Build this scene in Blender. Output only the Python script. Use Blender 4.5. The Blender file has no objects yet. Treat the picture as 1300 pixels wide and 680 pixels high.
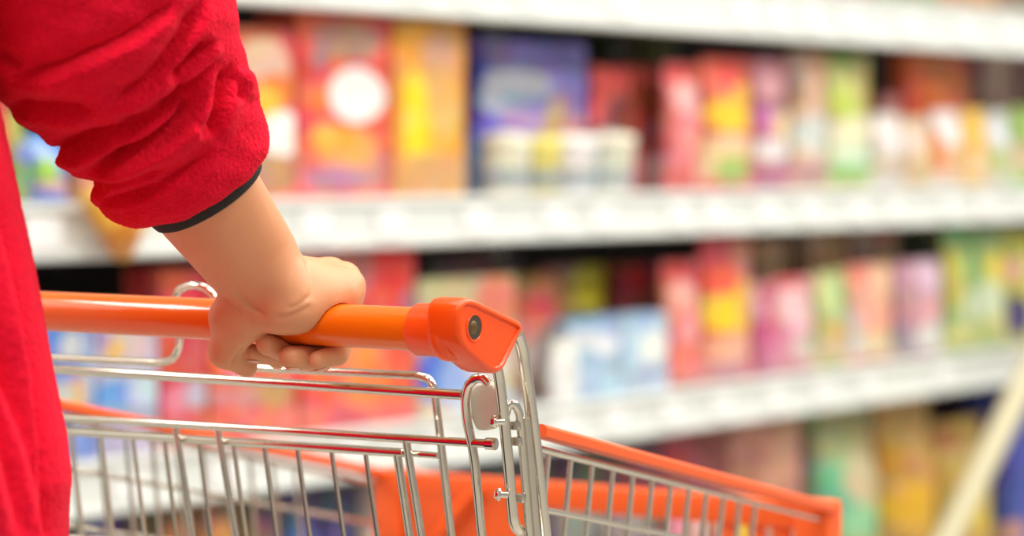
import bpy, bmesh, math, random
import numpy as np
from mathutils import Vector, Matrix
random.seed(7)
SC = bpy.context.scene
COL = SC.collection
pi = math.pi

# ------------------------------------------------------------------ camera
FPX, W_, H_ = 3000.0, 1300, 680
CAM = Vector((0, 0, 1.14))
TH = math.atan(140 / FPX)
FW = Vector((0, math.cos(TH), -math.sin(TH)))
UP = Vector((0, math.sin(TH), math.cos(TH)))
RT = Vector((1, 0, 0))
cam_data = bpy.data.cameras.new('camera')
cam_data.sensor_width = 36.0
cam_data.lens = FPX / W_ * 36.0
cam = bpy.data.objects.new('camera', cam_data)
COL.objects.link(cam)
cam.location = CAM
cam.rotation_euler = (pi / 2 - TH, 0, 0)
cam_data.clip_start = 0.05
cam_data.dof.use_dof = True
cam_data.dof.focus_distance = 1.77
cam_data.dof.aperture_fstop = 3.0
SC.camera = cam


def ray(px, py):
    return FW + RT * ((px - 650) / FPX) + UP * ((340 - py) / FPX)


def P(px, py, d):
    return CAM + ray(px, py) * d


def on_plane(px, py, p0, n):
    r = ray(px, py)
    return CAM + r * ((p0 - CAM).dot(n) / r.dot(n))


def project(V):
    """(n,3) world points -> picture positions, used to measure where folds lie on the cloth"""
    q = V - np.array(CAM)
    d = q @ np.array(FW)
    return 650 + FPX * (q @ np.array(RT)) / d, 340 - FPX * (q @ np.array(UP)) / d


# ------------------------------------------------------------------ materials
def new_mat(name):
    m = bpy.data.materials.new(name)
    m.use_nodes = True
    nt = m.node_tree
    return m, nt, nt.nodes['Principled BSDF']


def plain(name, col, rough=.5, metal=0.0, coat=0.0, spec=.5):
    m, nt, b = new_mat(name)
    b.inputs['Base Color'].default_value = (*col, 1)
    b.inputs['Roughness'].default_value = rough
    b.inputs['Metallic'].default_value = metal
    b.inputs['Coat Weight'].default_value = coat
    b.inputs['Specular IOR Level'].default_value = spec
    return m


def noisy(name, c1, c2, scale, rough=.5, bump=0.0, bscale=None, metal=0.0, detail=4):
    m, nt, b = new_mat(name)
    N, L = nt.nodes, nt.links
    tc = N.new('ShaderNodeTexCoord')
    nz = N.new('ShaderNodeTexNoise')
    nz.inputs['Scale'].default_value = scale
    nz.inputs['Detail'].default_value = detail
    L.new(tc.outputs['Object'], nz.inputs['Vector'])
    mx = N.new('ShaderNodeMix'); mx.data_type = 'RGBA'
    mx.inputs['A'].default_value = (*c1, 1); mx.inputs['B'].default_value = (*c2, 1)
    L.new(nz.outputs['Fac'], mx.inputs['Factor'])
    L.new(mx.outputs['Result'], b.inputs['Base Color'])
    b.inputs['Roughness'].default_value = rough
    b.inputs['Metallic'].default_value = metal
    if bump:
        n2 = N.new('ShaderNodeTexNoise')
        n2.inputs['Scale'].default_value = bscale or scale
        n2.inputs['Detail'].default_value = 5
        L.new(tc.outputs['Object'], n2.inputs['Vector'])
        bp = N.new('ShaderNodeBump')
        bp.inputs['Strength'].default_value = bump
        bp.inputs['Distance'].default_value = .002
        L.new(n2.outputs['Fac'], bp.inputs['Height'])
        L.new(bp.outputs['Normal'], b.inputs['Normal'])
    return m


def lin(r, g, b):
    f = lambda c: (c / 255 / 12.92) if c / 255 <= .04045 else ((c / 255 + .055) / 1.055) ** 2.4
    return (f(r), f(g), f(b))


def printed(name, base, blobs, rough=.45):
    """packaging print: soft-edged patches of ink (cx, cz, rx, rz, colour) in the pack's own metres"""
    m, nt, b = new_mat(name)
    N, L = nt.nodes, nt.links
    tc = N.new('ShaderNodeTexCoord')
    nz = N.new('ShaderNodeTexNoise'); nz.inputs['Scale'].default_value = 35
    L.new(tc.outputs['Object'], nz.inputs['Vector'])
    wob = N.new('ShaderNodeVectorMath'); wob.operation = 'MULTIPLY_ADD'
    wob.inputs[1].default_value = (.012, 0, .012)
    L.new(nz.outputs['Color'], wob.inputs[0]); L.new(tc.outputs['Object'], wob.inputs[2])
    # the ground colour itself varies a little, as dense small print does
    n3 = N.new('ShaderNodeTexNoise'); n3.inputs['Scale'].default_value = 26; n3.inputs['Detail'].default_value = 2
    L.new(tc.outputs['Object'], n3.inputs['Vector'])
    g = N.new('ShaderNodeMix'); g.data_type = 'RGBA'
    g.inputs['A'].default_value = (*[c * .62 for c in base], 1)
    g.inputs['B'].default_value = (*[min(1, c * 1.25 + .05) for c in base], 1)
    r3 = N.new('ShaderNodeMapRange'); r3.inputs['From Min'].default_value = .3; r3.inputs['From Max'].default_value = .7
    L.new(n3.outputs['Fac'], r3.inputs['Value']); L.new(r3.outputs['Result'], g.inputs['Factor'])
    prev = g.outputs['Result']
    for (cx, cz, rx, rz, col) in blobs:
        s = N.new('ShaderNodeVectorMath'); s.operation = 'SUBTRACT'
        s.inputs[1].default_value = (cx + .006, 0, cz + .006)
        L.new(wob.outputs[0], s.inputs[0])
        k = N.new('ShaderNodeVectorMath'); k.operation = 'MULTIPLY'
        k.inputs[1].default_value = (1 / max(rx, .002), 0, 1 / max(rz, .002))
        L.new(s.outputs[0], k.inputs[0])
        ln = N.new('ShaderNodeVectorMath'); ln.operation = 'LENGTH'
        L.new(k.outputs[0], ln.inputs[0])
        mr = N.new('ShaderNodeMapRange')
        mr.inputs['From Min'].default_value = .92; mr.inputs['From Max'].default_value = 1.05
        mr.inputs['To Min'].default_value = 1; mr.inputs['To Max'].default_value = 0
        L.new(ln.outputs['Value'], mr.inputs['Value'])
        mx = N.new('ShaderNodeMix'); mx.data_type = 'RGBA'
        mx.inputs['B'].default_value = (*col, 1)
        if prev is None:
            mx.inputs['A'].default_value = (*base, 1)
        else:
            L.new(prev, mx.inputs['A'])
        L.new(mr.outputs['Result'], mx.inputs['Factor'])
        prev = mx.outputs['Result']
    # a mottle of small multicoloured print over everything
    n4 = N.new('ShaderNodeTexNoise'); n4.inputs['Scale'].default_value = 22; n4.inputs['Detail'].default_value = 1
    sh = N.new('ShaderNodeVectorMath'); sh.operation = 'ADD'
    sh.inputs[1].default_value = (base[0] * 9.1, base[1] * 7.3, base[2] * 5.7 + len(blobs))
    L.new(tc.outputs['Object'], sh.inputs[0]); L.new(sh.outputs[0], n4.inputs['Vector'])
    cs = N.new('ShaderNodeVectorMath'); cs.operation = 'MULTIPLY_ADD'
    cs.inputs[1].default_value = (4, 4, 4); cs.inputs[2].default_value = (-1.62, -1.68, -1.70)
    L.new(n4.outputs['Color'], cs.inputs[0])
    cl = N.new('ShaderNodeVectorMath'); cl.operation = 'MINIMUM'; cl.inputs[1].default_value = (.85, .85, .85)
    L.new(cs.outputs[0], cl.inputs[0])
    c0 = N.new('ShaderNodeVectorMath'); c0.operation = 'MAXIMUM'; c0.inputs[1].default_value = (.01, .01, .01)
    L.new(cl.outputs[0], c0.inputs[0])
    mm = N.new('ShaderNodeMix'); mm.data_type = 'RGBA'; mm.inputs['Factor'].default_value = .09
    L.new(prev, mm.inputs['A']); L.new(c0.outputs[0], mm.inputs['B'])
    L.new(mm.outputs['Result'], b.inputs['Base Color'])
    b.inputs['Roughness'].default_value = rough
    return m


# ------------------------------------------------------------------ object helpers
def link_mesh(name, verts, faces, mat, parent=None, smooth=True):
    me = bpy.data.meshes.new(name)
    me.from_pydata([tuple(v) for v in verts], [], [tuple(f) for f in faces])
    me.update()
    if mat: me.materials.append(mat)
    if smooth:
        me.polygons.foreach_set('use_smooth', [True] * len(me.polygons))
    o = bpy.data.objects.new(name, me)
    COL.objects.link(o)
    if parent is not None: attach(o, parent)
    return o


def attach(o, parent):
    o.parent = parent
    o.matrix_parent_inverse = Matrix.Translation(parent.location).inverted() if parent.rotation_euler.z == 0 \
        else (Matrix.Translation(parent.location) @ Matrix.Rotation(parent.rotation_euler.z, 4, 'Z')).inverted()


def link_bm(name, bm, mat, parent=None, smooth=True, angle=None):
    me = bpy.data.meshes.new(name)
    bmesh.ops.recalc_face_normals(bm, faces=bm.faces[:])
    bm.to_mesh(me); bm.free()
    if mat: me.materials.append(mat)
    me.polygons.foreach_set('use_smooth', [smooth] * len(me.polygons))
    if angle is not None:
        me.set_sharp_from_angle(angle=angle)
    o = bpy.data.objects.new(name, me)
    COL.objects.link(o)
    if parent is not None: attach(o, parent)
    return o


def tag(o, label=None, cat=None, group=None, kind=None):
    if label: o['label'] = label
    if cat: o['category'] = cat
    if group: o['group'] = group
    if kind: o['kind'] = kind
    return o


def empty(name, loc, rz=0.0):
    o = bpy.data.objects.new(name, None)
    o.empty_display_size = .1
    o.location = loc; o.rotation_euler = (0, 0, rz)
    COL.objects.link(o)
    return o


class MB:
    """collects tubes, boxes and prisms for ONE mesh"""
    def __init__(s): s.v, s.f = [], []

    def add(s, vs, fs):
        b = len(s.v); s.v += [Vector(v) for v in vs]
        s.f += [tuple(i + b for i in f) for f in fs]

    def tube(s, pts, r, n=12, fillet=0.0, closed_ends=True):
        pts = [Vector(p) for p in pts]
        if fillet > 0: pts = rounded(pts, fillet)
        m = len(pts)
        tang = []
        for i in range(m):
            a, b = pts[max(i - 1, 0)], pts[min(i + 1, m - 1)]
            tang.append((b - a).normalized())
        t0 = tang[0]
        nrm = t0.orthogonal().normalized()
        vs, fs = [], []
        for i in range(m):
            if i:
                q = tang[i - 1].rotation_difference(tang[i])
                nrm = (q @ nrm).normalized()
            bn = tang[i].cross(nrm)
            rr = r[i] if isinstance(r, (list, tuple)) else r
            for k in range(n):
                a = 2 * pi * k / n
                vs.append(pts[i] + (nrm * math.cos(a) + bn * math.sin(a)) * rr)
        for i in range(m - 1):
            for k in range(n):
                k2 = (k + 1) % n
                fs.append((i * n + k, i * n + k2, (i + 1) * n + k2, (i + 1) * n + k))
        if closed_ends:
            fs.append(tuple(range(n - 1, -1, -1)))
            fs.append(tuple((m - 1) * n + k for k in range(n)))
        s.add(vs, fs)

    def box(s, c, ax, ay, az, hx, hy, hz):
        c = Vector(c); vs = []
        for i in (-1, 1):
            for j in (-1, 1):
                for k in (-1, 1):
                    vs.append(c + ax * (i * hx) + ay * (j * hy) + az * (k * hz))
        s.add(vs, [(0, 1, 3, 2), (4, 6, 7, 5), (0, 4, 5, 1), (2, 3, 7, 6), (0, 2, 6, 4), (1, 5, 7, 3)])

    def build(s, name, mat, parent=None, smooth=True, bevel=0.0, seg=2, angle=math.radians(40)):
        bm = bmesh.new()
        bv = [bm.verts.new(v) for v in s.v]
        for f in s.f:
            try: bm.faces.new([bv[i] for i in f])
            except ValueError: pass
        if bevel:
            bmesh.ops.recalc_face_normals(bm, faces=bm.faces[:])
            es = [e for e in bm.edges if len(e.link_faces) == 2 and e.calc_face_angle(0) > .5]
            bmesh.ops.bevel(bm, geom=es, offset=bevel, segments=seg, profile=.6, affect='EDGES', clamp_overlap=True)
        return link_bm(name, bm, mat, parent, smooth, angle if smooth else None)


def rounded(pts, r, n=6):
    out = [pts[0]]
    for i in range(1, len(pts) - 1):
        a, b, c = pts[i - 1], pts[i], pts[i + 1]
        u, v = a - b, c - b
        lu, lv = u.length, v.length
        if lu < 1e-6 or lv < 1e-6: continue
        k = min(r, lu * .45, lv * .45)
        p, q = b + u * (k / lu), b + v * (k / lv)
        for j in range(n + 1):
            t = j / n
            out.append(p * (1 - t) ** 2 + b * 2 * t * (1 - t) + q * t * t)
    out.append(pts[-1])
    return out


# ------------------------------------------------------------------ implicit surfaces (bodies and cloth)
def A(v): return np.array([v[0], v[1], v[2]], dtype=np.float32)


class Cone:
    """tapered limb with an elliptical cross-section"""
    def __init__(s, p0, p1, r0, r1, wvec=None, ends=None, pw=2):
        s.pw = pw
        s.p0, s.p1 = A(p0), A(p1)
        s.r0 = r0 if isinstance(r0, tuple) else (r0, r0)
        s.r1 = r1 if isinstance(r1, tuple) else (r1, r1)
        ax = s.p1 - s.p0
        s.len = float(np.linalg.norm(ax)) or 1e-6
        s.ax = ax / s.len if s.len > 1e-5 else np.array([0, 0, 1], np.float32)
        w = A(wvec) if wvec is not None else A(Vector(s.ax).orthogonal())
        w = w - s.ax * float(w @ s.ax); w /= np.linalg.norm(w)
        s.w, s.d = w, np.cross(s.ax, w)
        s.ends = ends

    def __call__(s, X):
        q = X - s.p0
        t = q @ s.ax
        tc = np.clip(t, 0, s.len); k = tc / s.len
        e = t - tc
        rw = s.r0[0] + (s.r1[0] - s.r0[0]) * k
        rd = s.r0[1] + (s.r1[1] - s.r0[1]) * k
        re = s.ends if s.ends else np.minimum(rw, rd)
        n = (((((q @ s.w) / rw) ** 2 + ((q @ s.d) / rd) ** 2) ** (s.pw / 2)) + np.abs(e / re) ** s.pw) ** (1 / s.pw)
        return (n - 1) * np.minimum(rw, rd)


class Ell:
    def __init__(s, c, r, X=None, Y=None, Z=None):
        s.c, s.r = A(c), r
        s.B = np.stack([A(X), A(Y), A(Z)]) if X is not None else np.eye(3, dtype=np.float32)

    def __call__(s, X):
        q = (X - s.c) @ s.B.T
        n = np.sqrt(((q / np.array(s.r, np.float32)) ** 2).sum(-1))
        return (n - 1) * min(s.r)


def smin(a, b, k):
    h = np.clip(.5 + .5 * (b - a) / k, 0, 1)
    return b + (a - b) * h - k * h * (1 - h)


def union(prims, k):
    def f(X):
        d = prims[0](X)
        for p in prims[1:]:
            d = smin(d, p(X), k)
        return d
    return f


def surface(f, lo, hi, h):
    """naive surface nets of f over a box, vertices pulled on to the surface"""
    lo, hi = np.array(lo, np.float32), np.array(hi, np.float32)
    n = np.ceil((hi - lo) / h).astype(int) + 1
    g = [lo[i] + h * np.arange(n[i], dtype=np.float32) for i in range(3)]
    V = np.empty(tuple(n), np.float32)
    Y, Z = np.meshgrid(g[1], g[2], indexing='ij')
    for i in range(n[0]):
        X = np.stack([np.full_like(Y, g[0][i]), Y, Z], -1)
        V[i] = f(X)
    S = V < 0
    c = np.zeros(tuple(n - 1), np.int8)
    for a in (0, 1):
        for b in (0, 1):
            for e in (0, 1):
                c += S[a:n[0] - 1 + a, b:n[1] - 1 + b, e:n[2] - 1 + e]
    act = (c > 0) & (c < 8)
    idx = np.full(act.shape, -1, np.int64)
    cells = np.argwhere(act)
    idx[act] = np.arange(len(cells))
    acc = np.zeros((len(cells), 3), np.float64); cnt = np.zeros(len(cells))
    i, j, k = cells.T
    corners = [(a, b, e) for a in (0, 1) for b in (0, 1) for e in (0, 1)]
    for p in corners:
        for ax in range(3):
            if p[ax]: continue
            q = list(p); q[ax] = 1
            va = V[i + p[0], j + p[1], k + p[2]]; vb = V[i + q[0], j + q[1], k + q[2]]
            m = (va < 0) != (vb < 0)
            t = np.where(m, va / np.where(va == vb, 1, va - vb), 0)
            pos = np.tile(np.array(p, np.float64), (len(cells), 1)); pos[:, ax] += t
            acc[m] += pos[m]; cnt[m] += 1
    verts = lo + h * (cells + acc / np.maximum(cnt, 1)[:, None])
    for _ in range(2):
        e = h * .25
        v32 = verts.astype(np.float32)
        d = f(v32)
        G = np.stack([f(v32 + np.eye(3, dtype=np.float32)[a] * e) - f(v32 - np.eye(3, dtype=np.float32)[a] * e) for a in range(3)], -1) / (2 * e)
        gn = (G ** 2).sum(-1)
        step = np.clip(d / np.maximum(np.sqrt(gn), .2), -h, h)
        verts = verts - (G / np.maximum(np.sqrt(gn), 1e-4)[:, None]) * step[:, None]
    faces = []
    for ax in range(3):
        o1, o2 = (ax + 1) % 3, (ax + 2) % 3
        sl_a = [slice(None)] * 3; sl_b = [slice(None)] * 3
        sl_a[ax] = slice(0, n[ax] - 1); sl_b[ax] = slice(1, n[ax])
        cr = S[tuple(sl_a)] != S[tuple(sl_b)]
        E = np.argwhere(cr)
        E = E[(E[:, o1] > 0) & (E[:, o2] > 0) & (E[:, o1] < n[o1] - 1) & (E[:, o2] < n[o2] - 1)]
        if not len(E): continue
        flip = ~S[tuple(E.T)]
        def cell(d1, d2):
            q = E.copy(); q[:, o1] += d1; q[:, o2] += d2
            return idx[tuple(q.T)]
        a, b, c2, d2 = cell(-1, -1), cell(0, -1), cell(0, 0), cell(-1, 0)
        F = np.stack([a, b, c2, d2], -1)
        F[flip] = F[flip][:, ::-1]
        faces.append(F)
    F = np.concatenate(faces)
    return verts, F[(F >= 0).all(1)]


def vnormals(V, F):
    n = np.cross(V[F[:, 2]] - V[F[:, 0]], V[F[:, 3]] - V[F[:, 1]])
    N = np.zeros_like(V)
    for c in range(4): np.add.at(N, F[:, c], n)
    return N / np.maximum(np.linalg.norm(N, axis=1), 1e-12)[:, None]


def relax(V, F, it=1, lam=.5):
    for _ in range(it):
        S = np.zeros_like(V); C = np.zeros(len(V))
        for a, b in ((0, 1), (1, 2), (2, 3), (3, 0)):
            np.add.at(S, F[:, a], V[F[:, b]]); np.add.at(C, F[:, a], 1)
            np.add.at(S, F[:, b], V[F[:, a]]); np.add.at(C, F[:, b], 1)
        V = V + lam * (S / np.maximum(C, 1)[:, None] - V)
    return V
# ------------------------------------------------------------------ the setting
U = Vector((.655, .756, 0)).normalized()          # along the shelves, away from the camera
NB = Vector((-U.y, U.x, 0))                        # into the shelves
RZ = math.atan2(U.y, U.x)
S0 = P(650, 308, 4.3)


def plan(px, setback):
    """where the sight line through picture column px meets the plane `setback` behind the price rails"""
    r = ray(px, 200)
    M = np.array([[r.x, -U.x], [r.y, -U.y]])
    b = np.array([S0.x + NB.x * setback, S0.y + NB.y * setback])
    s, t = np.linalg.solve(M, b)
    return s, t


def height(px, py, setback):
    p0 = S0 + NB * setback
    return on_plane(px, py, p0, NB).z


def sp(t, setback, z):
    q = S0 + U * t + NB * setback
    return Vector((q.x, q.y, z))


Z_TOP, Z_MID, Z_LOW = height(650, 28, 0), height(650, 308, 0), height(650, 580, 0)
RAIL = .088
BASE = {'A': Z_MID + RAIL - .004, 'B': Z_LOW + RAIL - .004, 'T': Z_TOP + RAIL + .02, 'C': .12}
CEIL = {'A': Z_TOP + RAIL - .016, 'B': Z_MID + RAIL - .036, 'C': Z_LOW + RAIL - .036, 'T': 9}
T0, T1_ = -2.0, 3.1

m_floor, nt, b = new_mat('floor_tile')
N, L = nt.nodes, nt.links
tc = N.new('ShaderNodeTexCoord'); br = N.new('ShaderNodeTexBrick')
br.offset = 0; br.inputs['Scale'].default_value = 1.0
br.inputs['Brick Width'].default_value = .6; br.inputs['Row Height'].default_value = .6
br.inputs['Mortar Size'].default_value = .004
br.inputs['Color1'].default_value = (.42, .39, .34, 1); br.inputs['Color2'].default_value = (.39, .36, .32, 1)
br.inputs['Mortar'].default_value = (.3, .28, .25, 1)
L.new(tc.outputs['Object'], br.inputs['Vector']); L.new(br.outputs['Color'], b.inputs['Base Color'])
b.inputs['Roughness'].default_value = .25
m_ceil = noisy('ceiling_paint', (.8, .8, .78), (.75, .75, .73), 3, .9)
m_wall = noisy('wall_paint', (.72, .7, .66), (.66, .64, .6), 2, .9)

f = MB(); f.box((1, 3.5, -.05), RT, Vector((0, 1, 0)), Vector((0, 0, 1)), 7, 8, .05)
tag(f.build('floor', m_floor, smooth=False), kind='structure')
f = MB(); f.box((1, 3.5, 3.45), RT, Vector((0, 1, 0)), Vector((0, 0, 1)), 7, 8, .05)
tag(f.build('ceiling', m_ceil, smooth=False), kind='structure')
f = MB(); wc = sp(.5, 1.15, 1.7); f.box(wc, U, NB, Vector((0, 0, 1)), 5.5, .06, 1.7)
tag(f.build('wall_back', m_wall, smooth=False), kind='structure')

# ------------------------------------------------------------------ shelving
m_white = noisy('shelf_enamel', (.74, .76, .72), (.70, .72, .68), 4, .35)
m_rail = noisy('rail_plastic', (.76, .79, .75), (.70, .73, .69), 5, .22)
m_backp = noisy('shelf_back_panel', (.05, .042, .04), (.035, .03, .03), 6, .6)  # near-black tone paints in the shade of the gaps behind the packs
m_ticket = plain('ticket_paper', (.93, .93, .91), .3, coat=.4)
m_clear, nt, b = new_mat('clear_acrylic')
N, L = nt.nodes, nt.links
tr = N.new('ShaderNodeBsdfTransparent'); ms = N.new('ShaderNodeMixShader'); ms.inputs[0].default_value = .035
b.inputs['Base Color'].default_value = (.85, .9, .92, 1); b.inputs['Roughness'].default_value = .08
L.new(tr.outputs[0], ms.inputs[1]); L.new(b.outputs[0], ms.inputs[2])
L.new(ms.outputs[0], nt.nodes['Material Output'].inputs[0])

Zv = Vector((0, 0, 1))
unit = empty('shelving_unit', sp(.5, .3, 0))
tag(unit, 'long white supermarket shelving unit with three deep price-railed shelves', 'shelving')
tm, hl = (T0 + T1_) / 2, (T1_ - T0) / 2


def slab(c_t, c_s, z0, z1, ht, hs, name, mat, parent, bevel=0.0):
    m = MB(); m.box(sp(c_t, c_s, (z0 + z1) / 2), U, NB, Zv, ht, hs, (z1 - z0) / 2)
    return m.build(name, mat, parent, smooth=False, bevel=bevel)


slab(tm, .56, 0, 2.1, hl, .012, 'back_panel', m_backp, unit)
slab(tm, .30, 0, .115, hl, .25, 'plinth', m_white, unit)
for zz, big in ((Z_TOP, .02), (Z_MID, 0), (Z_LOW, 0)):
    sh = slab(tm, .285, zz + RAIL + big - .032, zz + RAIL + big - .006, hl, .262, 'shelf', m_white, unit)
    # price rail: a shallow channel with a lip above and below and a slightly tilted face
    m = MB()
    prof = [(.022, 0), (.0, 0), (-.006, .004), (-.006, .012), (.002, .016), (.004, RAIL + big - .016),
            (-.004, RAIL + big - .012), (-.004, RAIL + big - .003), (.0, RAIL + big), (.022, RAIL + big)]
    vs, fs = [], []
    for t in (T0, T1_):
        for s, z in prof: vs.append(sp(t, s, zz + z))
    k = len(prof)
    for i in range(k): fs.append((i, (i + 1) % k, (i + 1) % k + k, i + k))
    fs += [tuple(range(k - 1, -1, -1)), tuple(range(k, 2 * k))]
    m.add(vs, fs); m.build('price_rail', m_rail, sh, smooth=False)
    if zz != Z_TOP:
        gz = zz + RAIL + big
        slab(tm, .012, gz - .004, gz + (.075 if zz == Z_MID else .045), hl, .0012, 'clear_guard', m_clear, sh)
for t in (T0, T0 + 1.28, T0 + 2.55, T1_):
    slab(t, .535, 0, 2.1, .02, .02, 'upright', m_white, unit)

# paper price tickets in the rails
m = MB(); m.box((0, 0, 0), RT, Vector((0, 1, 0)), Zv, .034, .0008, .024)
tick0 = m.build('price_ticket', m_ticket, None, smooth=False)
first = True
rails = ((Z_TOP, .02, 'top', [-.62, -.36, -.22, -.05, .22, .62, .74, .86, 1.02, 1.26, 1.5, 1.72, 1.95]),
         (Z_MID, 0, 'middle', [-1.16, -1.02, -.82, -.6, -.42, -.2, .02, .16, .4, .52, .7, .86, 1.05, 1.2, 1.44, 1.6, 1.82]),
         (Z_LOW, 0, 'lower', [-1.0, -.8, -.52, -.3, .05, .2, .38, .55, .74, .92, 1.1, 1.42, 1.8]))
for zz, big, nm, ts in rails:
    for t in ts:
        o = tick0 if first else tick0.copy()
        if not first: COL.objects.link(o)
        first = False
        o.location = sp(t + .1, -.0025, zz + (RAIL + big) / 2)
        o.rotation_euler = (0, 0, RZ)
        tag(o, 'white paper price ticket held in the %s shelf rail' % nm, 'price ticket', 'price tickets in the %s rail' % nm)

# ------------------------------------------------------------------ goods on the shelves
def carton_mesh(w, d, h):
    m = MB()
    m.box((0, d / 2, h / 2), RT, Vector((0, 1, 0)), Zv, w / 2, d / 2, h / 2)
    bm = bmesh.new(); bv = [bm.verts.new(v) for v in m.v]
    for f in m.f: bm.faces.new([bv[i] for i in f])
    bmesh.ops.recalc_face_normals(bm, faces=bm.faces[:])
    # folded top flap seam: the lid face is inset and sunk a little
    top = max(bm.faces, key=lambda f: f.calc_center_median().z)
    bmesh.ops.inset_region(bm, faces=[top], thickness=min(.006, w * .1, d * .1), depth=-.0015)
    es = [e for e in bm.edges if e.calc_face_angle(0) > 1.2 and e.calc_length() > .02]
    bmesh.ops.bevel(bm, geom=es, offset=.002, segments=2, affect='EDGES', clamp_overlap=True)
    return bm


def pouch_mesh(w, d, h):
    """pillow bag: flat crimped seal at the top, bulging middle, gusseted foot"""
    bm = bmesh.new(); nu, nv = 14, 18
    rows = {}
    for side in (-1, 1):
        for j in range(nv + 1):
            v = j / nv
            prof = min(1, v / .06 + .55) * (1 - max(0, (v - .45) / .45) ** 2 if v < .9 else 0)
            wid = 1 - .07 * math.sin(pi * min(v / .9, 1)) if v < .9 else 1 - .02
            for i in range(nu + 1):
                u = -1 + 2 * i / nu
                th = max(d / 2 * max(prof, 0) * (1 - abs(u) ** 2.6) ** .7 if abs(u) < 1 else 0, .0012)
                wr = .0025 * math.sin(9 * u + 13 * v) * prof
                crimp = .0012 * math.sin(i * 2.6) if v >= .9 else 0
                rows[(side, i, j)] = bm.verts.new((u * w / 2 * wid, d / 2 + side * (th + wr * .6) + crimp, v * h))
    for side in (-1, 1):
        for i in range(nu):
            for j in range(nv):
                q = [rows[(side, i, j)], rows[(side, i + 1, j)], rows[(side, i + 1, j + 1)], rows[(side, i, j + 1)]]
                bm.faces.new(q if side < 0 else q[::-1])
    for j in range(nv):
        for i in (0, nu):
            q = [rows[(-1, i, j)], rows[(1, i, j)], rows[(1, i, j + 1)], rows[(-1, i, j + 1)]]
            bm.faces.new(q)
    for i in range(nu):
        for j in (0, nv):
            bm.faces.new([rows[(-1, i, j)], rows[(1, i, j)], rows[(1, i + 1, j)], rows[(-1, i + 1, j)]])
    return bm


def lathe_bm(prof, n=28):
    bm = bmesh.new(); rings = []
    for r, z in prof:
        rings.append([bm.verts.new((r * math.cos(2 * pi * k / n), r * math.sin(2 * pi * k / n), z)) for k in range(n)])
    for a, b in zip(rings, rings[1:]):
        for k in range(n): bm.faces.new([a[k], a[(k + 1) % n], b[(k + 1) % n], b[k]])
    bm.faces.new(rings[0][::-1]); bm.faces.new(rings[-1])
    return bm


def goods(kind, row, x0, x1, y0, rgb, blobs, label, setback=.05, depth=.06, group=None, lift=0.0, cat=None, lidcol=None):
    (s0, t0), (s1, t1) = plan(x0, setback), plan(x1, setback)
    xc = (x0 + x1) / 2
    w = t1 - t0 - .004
    zb = BASE[row] + lift
    h = min(height(xc, y0, setback), CEIL[row]) - zb
    pc = plan(xc, setback)[1]
    zc = sp(pc, setback, zb)
    yb = 340 - FPX * (zc - CAM).dot(UP) / (zc - CAM).dot(FW)
    loc = sp((t0 + t1) / 2, setback, zb)
    bl = [((bx - xc) * w / (x1 - x0), (yb - by) * h / (yb - y0), rx * w / (x1 - x0), ry * h / (yb - y0), lin(*c))
          for bx, by, rx, ry, c in blobs]
    mat = printed('print_' + kind, lin(*rgb), bl, .38 if kind == 'snack_pouch' else .5)
    if kind == 'carton':
        o = link_bm('carton', carton_mesh(w, depth, h), mat, None, smooth=False)
        cat = cat or 'box'
    elif kind == 'snack_pouch':
        o = link_bm('snack_pouch', pouch_mesh(w, depth, h), mat, None)
        cat = cat or 'bag'
    else:
        r = w / 2
        body = lathe_bm([(r * .80, 0), (r * .86, .003), (r * .93, h * .78), (r * .94, h * .82)])
        for v in body.verts: v.co.y += r
        o = link_bm('tub', body, mat, None, angle=math.radians(40))
        lid = lathe_bm([(r * .96, h * .80), (r * .995, h * .81), (r * .995, h * .90), (r * .93, h * .93), (r * .90, h * .92), (r * .5, h * .97), (.002, h * 1.0)])
        for v in lid.verts: v.co.y += r
        lo = link_bm('lid', lid, plain('tub_lid', lin(*(lidcol or rgb)), .35), None, angle=math.radians(50))
        lo.parent = o
        cat = cat or 'tub'
    o.location = loc; o.rotation_euler = (0, 0, RZ)
    tag(o, label, cat, group)
    return o


RED, ORG, YEL, CRM, WHT = (222, 40, 38), (238, 110, 45), (250, 196, 30), (232, 214, 180), (245, 244, 238)
# middle shelf ------------------------------------------------------
gA = 'packets on the middle shelf'
goods('carton', 'A', 288, 376, 36, (236, 80, 58), [(335, 78, 34, 30, (228, 190, 160)), (345, 115, 26, 22, (240, 120, 50)), (336, 128, 22, 20, (248, 190, 40)), (358, 170, 30, 30, (250, 244, 236)), (330, 220, 60, 26, (178, 120, 66))],
      'red carton with a cream disc, beside the red sleeve on the middle shelf', group=gA)
goods('carton', 'A', 377, 497, 16, (233, 62, 44), [(440, 52, 46, 24, (176, 128, 110)), (405, 75, 10, 14, (150, 120, 130)), (412, 122, 26, 20, (242, 120, 40)), (453, 120, 37, 36, (250, 246, 240)), (440, 190, 40, 30, (240, 150, 40)), (412, 172, 20, 18, (250, 170, 60)), (430, 226, 50, 16, (176, 108, 140)), (480, 215, 10, 30, (190, 110, 110))],
      'tall red carton with one large white disc, on the middle shelf', group=gA, depth=.1)
goods('carton', 'A', 499, 592, 24, (232, 160, 30), [(525, 150, 22, 60, (255, 216, 10)), (560, 70, 26, 30, (212, 160, 120)), (562, 130, 22, 46, (226, 178, 96)), (545, 222, 60, 28, (206, 146, 70)), (508, 110, 6, 120, (236, 150, 10)), (588, 120, 5, 120, (226, 140, 20))],
      'tall yellow and amber carton left of the blue box, middle shelf', group=gA, depth=.1)
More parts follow.
